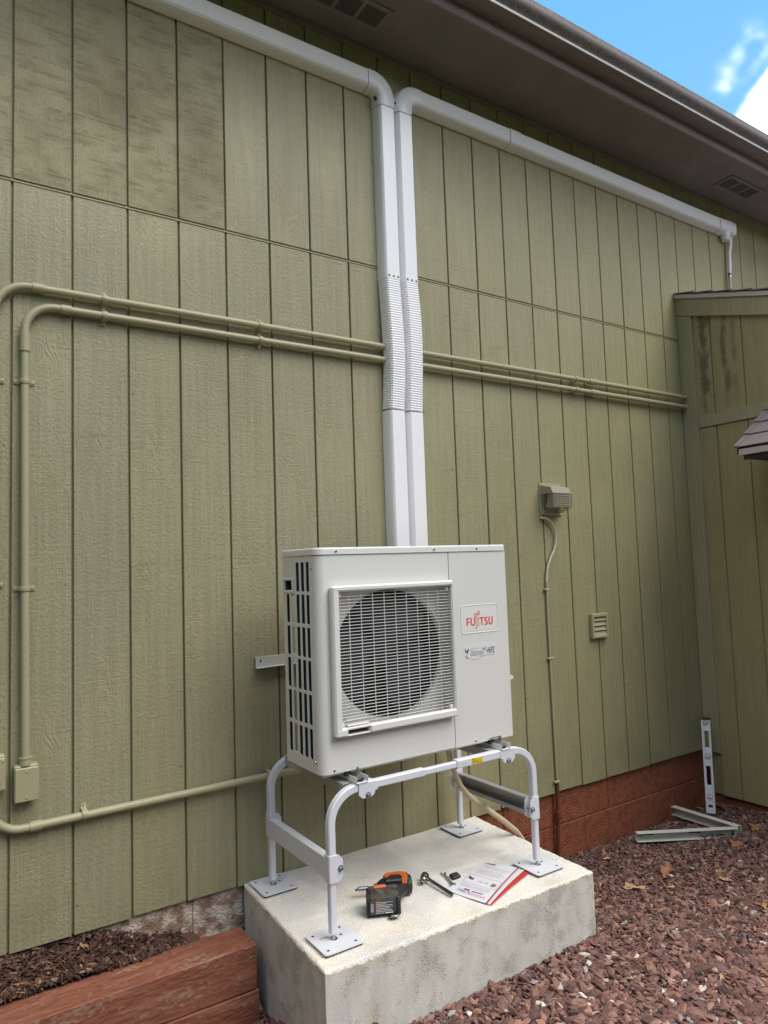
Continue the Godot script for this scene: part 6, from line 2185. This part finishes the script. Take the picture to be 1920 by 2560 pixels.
func build_corner_items() -> void:
	# folding wall bracket lying on the gravel
	var yb := -0.309
	var o := thing("folded_bracket", "cream steel wall bracket lying folded open on the gravel by the corner", "bracket", Vector3(3.4, yb, 0.3))
	var b := mb()
	channel_bar(b, Vector3(3.082, yb, 0.146), Vector3(3.560, yb + 0.004, 0.448), 0.046, 0.040, 1.0)
	part("front_arm", b, M.bracket, o)
	b = mb()
	channel_bar(b, Vector3(3.600, yb + 0.004, 0.045), Vector3(3.588, yb + 0.006, 0.468), 0.048, 0.042, 1.0)
	part("rear_arm", b, M.bracket, o)
	b = mb()
	b.box(Vector3(3.540, yb + 0.003, 0.452), Vector3(3.594, yb + 0.052, 0.4555), 0.001)
	part("hinge_plate", b, M.bracket, o)
	b = mb()
	b.tube([Vector3(3.556, yb, 0.470), Vector3(3.556, yb + 0.060, 0.470)], 0.004, 8)
	part("hinge_bolt", b, M.zinc, o)
	b = mb()
	var d := Vector3(0.478, 0.0, 0.302).normalized()
	var s := d.cross(Vector3.UP).normalized()
	bolt(b, Vector3(3.082, yb + 0.026, 0.146) + d * 0.030 + s * 0.003, s, 0.010)
	part("loose_nut", b, M.zinc, o)
	b = mb()
	for k in [[0.05, 0.10], [0.30, 0.37]]:
		b.t = Transform3D(Basis(d, Vector3.UP, s), Vector3(3.082, yb, 0.146))
		b.box(Vector3(k[0], 0.024, 0.0022), Vector3(k[1], 0.034, 0.0032))
	b.t = Transform3D.IDENTITY
	part("slot", b, M.dark, o)
	# spirit level
	var B := Vector3(3.7464, -0.3185, 0.1553)
	var T := Vector3(3.901, 0.229, 0.060)
	var up := (T - B).normalized()
	var L := B.distance_to(T)
	var wd := Vector3(0.440, 0.0, 0.900)
	wd = (wd - up * wd.dot(up)).normalized()
	var nn := up.cross(wd).normalized()      # towards the viewer
	if nn.x > 0: nn = -nn
	var fr := Transform3D(Basis(wd, up, wd.cross(up)), B)
	var sgn := 1.0 if fr.basis.z.dot(nn) > 0 else -1.0
	o = thing("spirit_level", "white aluminium spirit level with black ends standing in the corner", "spirit level", B)
	var W := 0.052
	b = mb(); b.t = fr
	var z0 := -0.011
	var z1 := 0.011
	b.box(Vector3(0, 0.012, z0), Vector3(0.009, L - 0.016, z1), 0.0012)
	b.box(Vector3(W - 0.009, 0.012, z0), Vector3(W, L - 0.016, z1), 0.0012)
	part("flange", b, M.alu, o)
	b = mb(); b.t = fr
	var wz := 0.004
	var cuts := [[0.045, 0.062], [0.175, 0.285], [0.395, 0.495]]
	var y := 0.012
	for c in cuts:
		b.box(Vector3(0.008, y, -wz), Vector3(W - 0.008, c[0], wz))
		b.box(Vector3(0.008, c[0], -wz), Vector3(0.0135, c[1], wz))
		b.box(Vector3(W - 0.0135, c[0], -wz), Vector3(W - 0.008, c[1], wz))
		y = c[1]
	b.box(Vector3(0.008, y, -wz), Vector3(W - 0.008, L - 0.016, wz))
	part("web", b, M.alu, o)
	for e in [[0.0, 0.013], [L - 0.017, L]]:
		b = mb(); b.t = fr
		b.box(Vector3(-0.0008, e[0], z0 - 0.0008), Vector3(W + 0.0008, e[1], z1 + 0.0008), 0.002)
		part("end_cap", b, M.black, o)
	for c in [0.105, 0.340, 0.545]:
		b = mb(); b.t = fr
		b.lathe(Vector3(W / 2, c, sgn * wz), Vector3(0, 0, sgn), [Vector2(0.0195, 0), Vector2(0.0195, 0.0025), Vector2(0.0165, 0.0035), Vector2(0.0150, 0.002), Vector2(0, 0.002)], 22)
		part("vial_ring", b, mat(Color(0.40, 0.41, 0.40), 0.4), o)
		b = mb(); b.t = fr
		var vd := Vector3(1, 0, 0) if c < 0.5 else Vector3(0.7, 0.7, 0)
		b.tube([Vector3(W / 2, c, sgn * (wz + 0.004)) - vd * 0.013, Vector3(W / 2, c, sgn * (wz + 0.004)) + vd * 0.013], 0.0055, 10)
		part("vial", b, M.glass_vial, o)
	b = mb()
	letters(b, "STANLEY", "Droid Sans", fr * Vector3(0.012 if sgn > 0 else W - 0.012, L - 0.043, sgn * (wz + 0.0006)), wd * sgn, up, 0.028, 0.007, 0, 700)
	part("print", b, M.grey_ink, o)

# ---------------------------------------------------------------- gravel, mulch, leaves
func stone_mesh(sd: int, flat: float) -> ArrayMesh:
	var r := RandomNumberGenerator.new()
	r.seed = sd
	var ph := (1.0 + sqrt(5.0)) / 2.0
	var P := [Vector3(-1, ph, 0), Vector3(1, ph, 0), Vector3(-1, -ph, 0), Vector3(1, -ph, 0), Vector3(0, -1, ph), Vector3(0, 1, ph), Vector3(0, -1, -ph), Vector3(0, 1, -ph), Vector3(ph, 0, -1), Vector3(ph, 0, 1), Vector3(-ph, 0, -1), Vector3(-ph, 0, 1)]
	var F := [[0, 11, 5], [0, 5, 1], [0, 1, 7], [0, 7, 10], [0, 10, 11], [1, 5, 9], [5, 11, 4], [11, 10, 2], [10, 7, 6], [7, 1, 8], [3, 9, 4], [3, 4, 2], [3, 2, 6], [3, 6, 8], [3, 8, 9], [4, 9, 5], [2, 4, 11], [6, 2, 10], [8, 6, 7], [9, 8, 1]]
	for i in 12:
		P[i] = (P[i] as Vector3).normalized() * r.randf_range(0.62, 1.15)
		P[i] = Vector3(P[i].x * r.randf_range(0.9, 1.15), clampf(P[i].y, -0.55, 0.62) * flat, P[i].z * 0.72)
	var b := mb()
	b.use_c = true
	b.col = Color(1, 1, 1)
	for f in F:
		var n: Vector3 = ((P[f[1]] - P[f[0]]) as Vector3).cross(P[f[2]] - P[f[0]]).normalized()
		if n.dot(P[f[0]] + P[f[1]] + P[f[2]]) < 0: n = -n
		b.tri(P[f[0]], P[f[1]], P[f[2]], n)
	return finish(b, Vector3.ZERO, M.stone)

func chip_mesh(sd: int) -> ArrayMesh:
	var r := RandomNumberGenerator.new()
	r.seed = sd
	var b := mb()
	b.use_c = true
	b.col = Color(1, 1, 1)
	var n := 5
	for i in n:
		var x0 := -1.0 + 2.0 * i / n
		var x1 := -1.0 + 2.0 * (i + 1) / n
		var f := func(x: float) -> Array:
			var w := 0.34 * (1.0 - 0.75 * pow(absf(x), 2.2)) * (1.0 + 0.25 * sin(x * 5 + sd))
			var y := 0.16 * sin(x * 2.2 + sd)
			return [Vector3(x, y, -w), Vector3(x, y + 0.07, -w * 0.3), Vector3(x, y + 0.05, w)]
		var A: Array = f.call(x0)
		var B: Array = f.call(x1)
		b.quad(A[0], B[0], B[1], A[1], Vector3(0, 0.9, -0.4))
		b.quad(A[1], B[1], B[2], A[2], Vector3(0, 1, 0.1))
		b.quad(A[0], B[0], B[0] - Vector3(0, 0.10, 0), A[0] - Vector3(0, 0.10, 0), Vector3(0, 0, -1))
		b.quad(A[2], B[2], B[2] - Vector3(0, 0.10, 0), A[2] - Vector3(0, 0.10, 0), Vector3(0, 0, 1))
	return finish(b, Vector3.ZERO, M.stone)

func scatter(called: String, mesh: Mesh, xf: Array, cols: Array, o: Node3D) -> void:
	var mm := MultiMesh.new()
	mm.transform_format = MultiMesh.TRANSFORM_3D
	mm.use_colors = true
	mm.mesh = mesh
	mm.instance_count = xf.size()
	for i in xf.size():
		mm.set_instance_transform(i, xf[i])
		mm.set_instance_color(i, cols[i])
	var n := MultiMeshInstance3D.new()
	n.name = numbered(called, o)
	n.multimesh = mm
	n.set_meta("kind", "stuff")
	o.add_child(n, true)

func on_pad(x: float, z: float, m := 0.0) -> bool:
	return z < 0.762 + m and x > 0.81 - m and x < 2.052 - 0.05 * z + m

func build_gravel() -> void:
	var o := Node3D.new()
	o.name = "gravel"
	add_child(o)
	tag(o, "crushed maroon stone gravel with a few pale pebbles around the pad", "gravel", "", "stuff")
	var V := 6
	var X := []
	var C := []
	for i in V:
		X.append([]); C.append([])
	var r := RandomNumberGenerator.new()
	r.seed = 99
	var pal := [Color(0.150, 0.068, 0.056), Color(0.185, 0.092, 0.078), Color(0.115, 0.054, 0.047), Color(0.23, 0.125, 0.105), Color(0.165, 0.090, 0.085), Color(0.090, 0.046, 0.042), Color(0.24, 0.125, 0.090), Color(0.14, 0.078, 0.062)]
	var pale := [Color(0.42, 0.37, 0.34), Color(0.52, 0.47, 0.44), Color(0.25, 0.23, 0.23), Color(0.34, 0.24, 0.17), Color(0.28, 0.25, 0.25), Color(0.33, 0.20, 0.15)]
	var step := 0.0155
	for layer in 2:
		var x := 0.55
		while x < 4.04:
			var z := -0.015
			while z < 2.0:
				z += step if layer == 0 else step * 1.35
				var px := x + r.randf_range(-0.5, 0.5) * step
				var pz := z + r.randf_range(-0.5, 0.5) * step
				if on_pad(px, pz, 0.004) or pz < -0.018 or px > 4.04: continue
				if px < 0.80 and pz < 0.27: continue
				# leave out what lies outside any near view
				if px - 0.55 > 4.5 - pz * 1.0 + 0.6 and pz > 1.3: continue
				if px < 0.8 and pz > 1.2: continue
				var near := sstep(0.3, 1.3, pz - 0.12 * (px - 2.0))
				var s := 0.0066 + 0.0085 * pow(r.randf(), 2.2) + 0.0095 * near * r.randf()
				if layer == 1: s *= 1.15
				if r.randf() < 0.025 + 0.02 * near: s *= 1.7
				var bs := Basis.from_euler(Vector3(r.randf_range(-0.7, 0.7), r.randf() * TAU, r.randf_range(-0.7, 0.7))).scaled_local(Vector3(s * r.randf_range(0.9, 1.7), s, s))
				var y := gy(px, pz) + (r.randf_range(-0.003, 0.004) if layer == 0 else r.randf_range(0.003, 0.009))
				var c: Color = pal[r.randi() % pal.size()]
				var pp := 0.010 + 0.085 * near
				if r.randf() < pp: c = pale[r.randi() % pale.size()]
				c = Color(c.r * 1.04, c.g * 1.03, c.b) * r.randf_range(0.68, 1.3) * lerpf(1.22, 1.38, near)
				c.a = 1.0
				var k := r.randi() % V
				X[k].append(Transform3D(bs, Vector3(px, y, pz)))
				C[k].append(c)
			x += step if layer == 0 else step * 1.35
	for k in V: scatter("stones", stone_mesh(200 + k, [0.7, 0.45, 0.55, 0.35, 0.8, 0.40][k]), X[k], C[k], o)
	# bark flakes and straw among the stones near the wall
	var cx := [[], [], []]
	var cc := [[], [], []]
	for i in 5200:
		var px := r.randf_range(2.02, 4.03)
		var pz := -0.01 + 1.25 * pow(r.randf(), 1.6)
		if on_pad(px, pz, 0.0): continue
		var s := r.randf_range(0.006, 0.017)
		var k := r.randi() % 3
		cx[k].append(Transform3D(Basis.from_euler(Vector3(r.randf_range(-0.5, 0.5), r.randf() * TAU, r.randf_range(-0.6, 0.6))).scaled_local(Vector3(s * 1.25, s, s * 0.9)), Vector3(px, gy(px, pz) + r.randf_range(0.003, 0.012), pz)))
		var q := r.randf()
		var c := Color(0.15, 0.08, 0.068).lerp(Color(0.075, 0.043, 0.038), r.randf())
		if q < 0.06: c = Color(0.42, 0.27, 0.13)
		elif q < 0.12: c = Color(0.24, 0.15, 0.10)
		cc[k].append(c * r.randf_range(0.8, 1.2))
	for k in 3: scatter("bark_flakes", chip_mesh(300 + k), cx[k], cc[k], o)

	# mulch bed at the left, between wall and timber
	var bed := Node3D.new()
	bed.name = "bark_mulch"
	add_child(bed)
	tag(bed, "dark brown bark mulch between the siding and the red timbers", "mulch", "", "stuff")
	var my := func(x: float, z: float) -> float:
		var w := lerpf(-0.022, -0.122, sstep(0.22, 0.60, x))
		return lerpf(w, lerpf(-0.092, -0.128, sstep(0.2, 0.6, x)), sstep(-0.01, 0.10, z)) + 0.006 * sin(x * 31) * sin(z * 47 + x * 9)
	var b := mb()
	b.use_c = true
	b.col = Color(0.15, 0.075, 0.052)
	for i in 46:
		for j in 6:
			var x0 := -2.0 + i * 0.06
			var z0 := -0.028 + j * 0.021
			if x0 > 0.62: continue
			b.quad(Vector3(x0, my.call(x0, z0), z0), Vector3(x0 + 0.06, my.call(x0 + 0.06, z0), z0), Vector3(x0 + 0.06, my.call(x0 + 0.06, z0 + 0.021), z0 + 0.021), Vector3(x0, my.call(x0, z0 + 0.021), z0 + 0.021), Vector3.UP)
	var soil := part("soil", b, M.ground, bed)
	soil.set_meta("kind", "stuff")
	cx = [[], [], []]
	cc = [[], [], []]
	for i in 7200:
		var px := r.randf_range(-1.0, 0.585)
		var pz := r.randf_range(-0.022, 0.100) if i < 5200 else r.randf_range(0.070, 0.108)
		var s := r.randf_range(0.007, 0.020)
		var k := r.randi() % 3
		cx[k].append(Transform3D(Basis.from_euler(Vector3(r.randf_range(-0.9, 0.9), r.randf() * TAU, r.randf_range(-0.8, 0.8))).scaled_local(Vector3(s, s, s * 0.9)), Vector3(px, (my.call(px, pz) as float) + r.randf_range(-0.002, 0.013), pz)))
		var c := Color(0.115, 0.052, 0.034).lerp(Color(0.045, 0.022, 0.016), r.randf())
		var q := r.randf()
		if q < 0.08: c = Color(0.34, 0.19, 0.10)
		elif q < 0.30: c = Color(0.19, 0.095, 0.062)
		cc[k].append(c * r.randf_range(0.8, 1.25))
	for k in 3: scatter("bark_chips", chip_mesh(310 + k), cx[k], cc[k], bed)

func leaf_mesh(sd: int, L: float, c: Color, curl: float, T: Transform3D, kind: int) -> MB:
	var r := RandomNumberGenerator.new()
	r.seed = sd
	var b := mb()
	b.use_c = true
	b.t = T
	var n := 40
	var ph := r.randf() * 0.5
	var rows := []
	for i in n + 1:
		var t := i / float(n)
		var w := 0.0
		if kind == 0:     # lobed oak leaf
			w = 0.40 * pow(sin(PI * clampf(t * 0.97 + 0.03, 0, 1)), 0.75) * (0.42 + 0.58 * pow(absf(sin(PI * (t * 3.6 + 0.15 + ph * 0.3))), 0.8))
		else:             # narrow
			w = 0.20 * pow(sin(PI * t), 0.9)
		var wob := 0.05 * sin(t * 13.0 + sd)
		var row := []
		for s in [-1.0, -0.5, 0.0, 0.5, 1.0]:
			var a: float = s * w * L * (1.0 + wob * s)
			var up: float = curl * L * (absf(s) * w * 1.5 + 0.35 * pow(t - 0.45, 2)) + 0.05 * L * sin(t * 9.0 + s * 2.5 + sd) * absf(s) + (0.0 if s != 0.0 else -0.012 * L)
			row.append(Vector3((t - 0.5) * L + absf(s) * w * 0.35 * L, up, a))
		rows.append(row)
	for i in n:
		for j in 4:
			var A: Vector3 = rows[i][j]
			var B: Vector3 = rows[i + 1][j]
			var C: Vector3 = rows[i + 1][j + 1]
			var D: Vector3 = rows[i][j + 1]
			var v := 0.85 + 0.3 * r.randf() * 0.5 + (0.12 if j in [1, 2] else 0.0)
			b.col = Color(c.r * v, c.g * v, c.b * v)
			var no := (B - A).cross(D - A)
			if no.length() < 1e-12: no = Vector3.UP
			no = no.normalized()
			if no.y < 0: no = -no
			b.quad(A, B, C, D, no)
	b.tube([Vector3(-0.5 * L, 0.0, 0), Vector3(-0.66 * L, 0.004, 0.02 * L)], 0.0010, 5)
	return b

func build_leaves() -> void:
	var tan_ := Color(0.42, 0.25, 0.15)
	var org := Color(0.30, 0.135, 0.062)
	var brn := Color(0.17, 0.085, 0.06)
	var yel := Color(0.46, 0.26, 0.085)
	# place, length, heading, colour, curl, kind, label
	var d := [
		[2.545, 0.545, 0.105, 2.5, tan_, 0.10, 0, "large tan lobed oak leaf lying flat on the gravel right of the pad"],
		[2.835, 0.515, 0.100, 0.3, org, 0.35, 0, "curled orange brown oak leaf on dark gravel above the large tan leaf"],
		[2.76, 0.215, 0.070, 2.2, tan_, 0.40, 1, "folded tan leaf near the brown foundation wall"],
		[3.93, 0.150, 0.120, 0.8, brn, 0.35, 0, "big dull brown leaf against the annex base in the corner"],
		[3.72, 0.480, 0.110, 0.2, org, 0.15, 0, "orange leaf flat on the gravel past the folded bracket's hinge"],
		[2.925, 0.770, 0.060, 1.9, tan_, 0.30, 0, "small tan leaf curled up on the gravel near the right edge"],
		[3.40, 0.545, 0.085, 0.1, org, 0.12, 0, "dark orange star shaped leaf in front of the bracket"],
		[2.985, 0.690, 0.030, 0.5, yel, 0.3, 0, "tiny yellow leaf scrap among the stones above the small tan leaf"],
		[3.77, 0.235, 0.075, 0.4, brn, 0.25, 1, "brown leaf beside the foot of the spirit level"],
		[2.81, 1.005, 0.060, 1.2, yel, 0.4, 0, "yellow brown leaf at the photo's right edge"],
		[2.68, 0.648, 0.042, -0.4, yel, 0.15, 1, "small narrow orange leaf right of the large tan leaf"],
		[3.105, 0.135, 0.045, 0.4, tan_, 0.3, 1, "light brown leaf scrap at the left end of the bracket"],
		[3.86, 0.330, 0.070, 0.6, tan_, 0.3, 1, "pale tan leaf by the annex foundation"],
	]
	for e in d:
		var y := gy(e[0], e[1]) + 0.013
		var T := Transform3D(Basis(Vector3.UP, e[3]) * Basis(Vector3(1, 0, 0), 0.10), Vector3(e[0], y, e[1]))
		single("fallen_leaf", leaf_mesh(int(e[0] * 1000), e[2], e[4], e[5], T, e[6]), M.leaf, e[7], "leaf", T.origin, "fallen leaves on the gravel")
	var k := [
		[0.800, -0.300, 0.560, 0.090, Vector3(0.3, 1.2, 1.25), brn, "upright curled brown leaf against the pad's left face"],
		[0.775, -0.335, 0.420, 0.10, Vector3(0.2, 0.4, 0.3), Color(0.14, 0.06, 0.042), "dark brown leaf on the pile between timber and pad"],
		[0.740, -0.330, 0.480, 0.10, Vector3(-0.3, 2.2, 0.5), Color(0.19, 0.085, 0.06), "reddish leaf at the front of the pile between timber and pad"],
		[0.730, -0.345, 0.350, 0.09, Vector3(0.6, 1.4, 0.1), Color(0.11, 0.05, 0.038), "darkest leaf at the back of the pile between timber and pad"],
		[0.775, -0.325, 0.500, 0.08, Vector3(0.4, 3.0, -0.4), Color(0.24, 0.12, 0.08), "paler brown leaf on the pile touching the pad"],
		[0.952, -0.205, 0.790, 0.06, Vector3(0.2, 0.5, 1.1), Color(0.13, 0.055, 0.04), "dark leaf standing on edge against the pad's front face"],
	]
	for e in k:
		var T := Transform3D(Basis.from_euler(e[4]), Vector3(e[0], e[1], e[2]))
		single("fallen_leaf", leaf_mesh(int(e[2] * 1000), e[3], e[5], 0.5, T, 0), M.leaf, e[6], "leaf", T.origin, "fallen leaves by the pad")

func build_trees() -> void:
	# the wood round the yard, behind and beside the camera, whose leaves lie on the gravel
	var o := Node3D.new()
	o.name = "woodland_edge"
	add_child(o)
	tag(o, "dense oak woodland round the yard, behind and beside the camera", "woodland", "", "stuff")
	var r := RandomNumberGenerator.new()
	r.seed = 31
	var bark := mb()
	var xf := []
	var cols := []
	for i in 44:
		var u := i / 43.0
		var x := -8.0 - r.randf() * 3.5
		var z := -3.0 + u * 54.0
		if u > 0.28 and u < 0.72:
			x = -9.0 + (u - 0.28) / 0.44 * 26.0
			z = 12.0 + r.randf() * 3.5
		elif u >= 0.72:
			x = 15.0 + r.randf() * 3.5
			z = 13.0 - (u - 0.72) / 0.28 * 12.0
		var h := r.randf_range(8.5, 12.0) if u < 0.28 else r.randf_range(4.8, 7.0)
		bark.sweep([Vector3(x, -0.5, z), Vector3(x + 0.1, h * 0.3, z), Vector3(x - 0.1, h * 0.75, z + 0.1)], sq(0.36, 0.36), Vector3(0, 0, 1), false, true, [Vector2(1, 1), Vector2(0.75, 0.75), Vector2(0.25, 0.25)])
		for k in 800:
			var t := pow(r.randf(), 0.8)
			var w := 1.9 * sin(PI * clampf(0.1 + t * 0.85, 0, 1)) + 0.35
			var a := r.randf() * TAU
			var q := sqrt(r.randf()) * w
			var s := r.randf_range(0.16, 0.42)
			xf.append(Transform3D(Basis.from_euler(Vector3(r.randf() * TAU, r.randf() * TAU, r.randf() * TAU)).scaled_local(Vector3(s, s, s)), Vector3(x + cos(a) * q, -0.1 + t * h, z + sin(a) * q)))
			var g := r.randf_range(0.7, 1.25) * 1.2
			cols.append(Color(0.055 * g, 0.075 * g, 0.025 * g))
	var b := mb()
	b.use_c = true
	b.quad(Vector3(-1, 0, -0.3), Vector3(0, 0.1, -0.75), Vector3(1, 0, 0.1), Vector3(-0.1, 0.1, 0.7), Vector3.UP)
	b.quad(Vector3(-0.3, -0.2, -1), Vector3(0.5, 0.2, -0.4), Vector3(0.2, -0.1, 0.9), Vector3(-0.6, 0.1, 0.2), Vector3(0.2, 1, 0))
	scatter("foliage", finish(b, Vector3.ZERO, M.leaf), xf, cols, o)
	var t := part("trunks", bark, M.redbrown, o)
	t.set_meta("kind", "stuff")
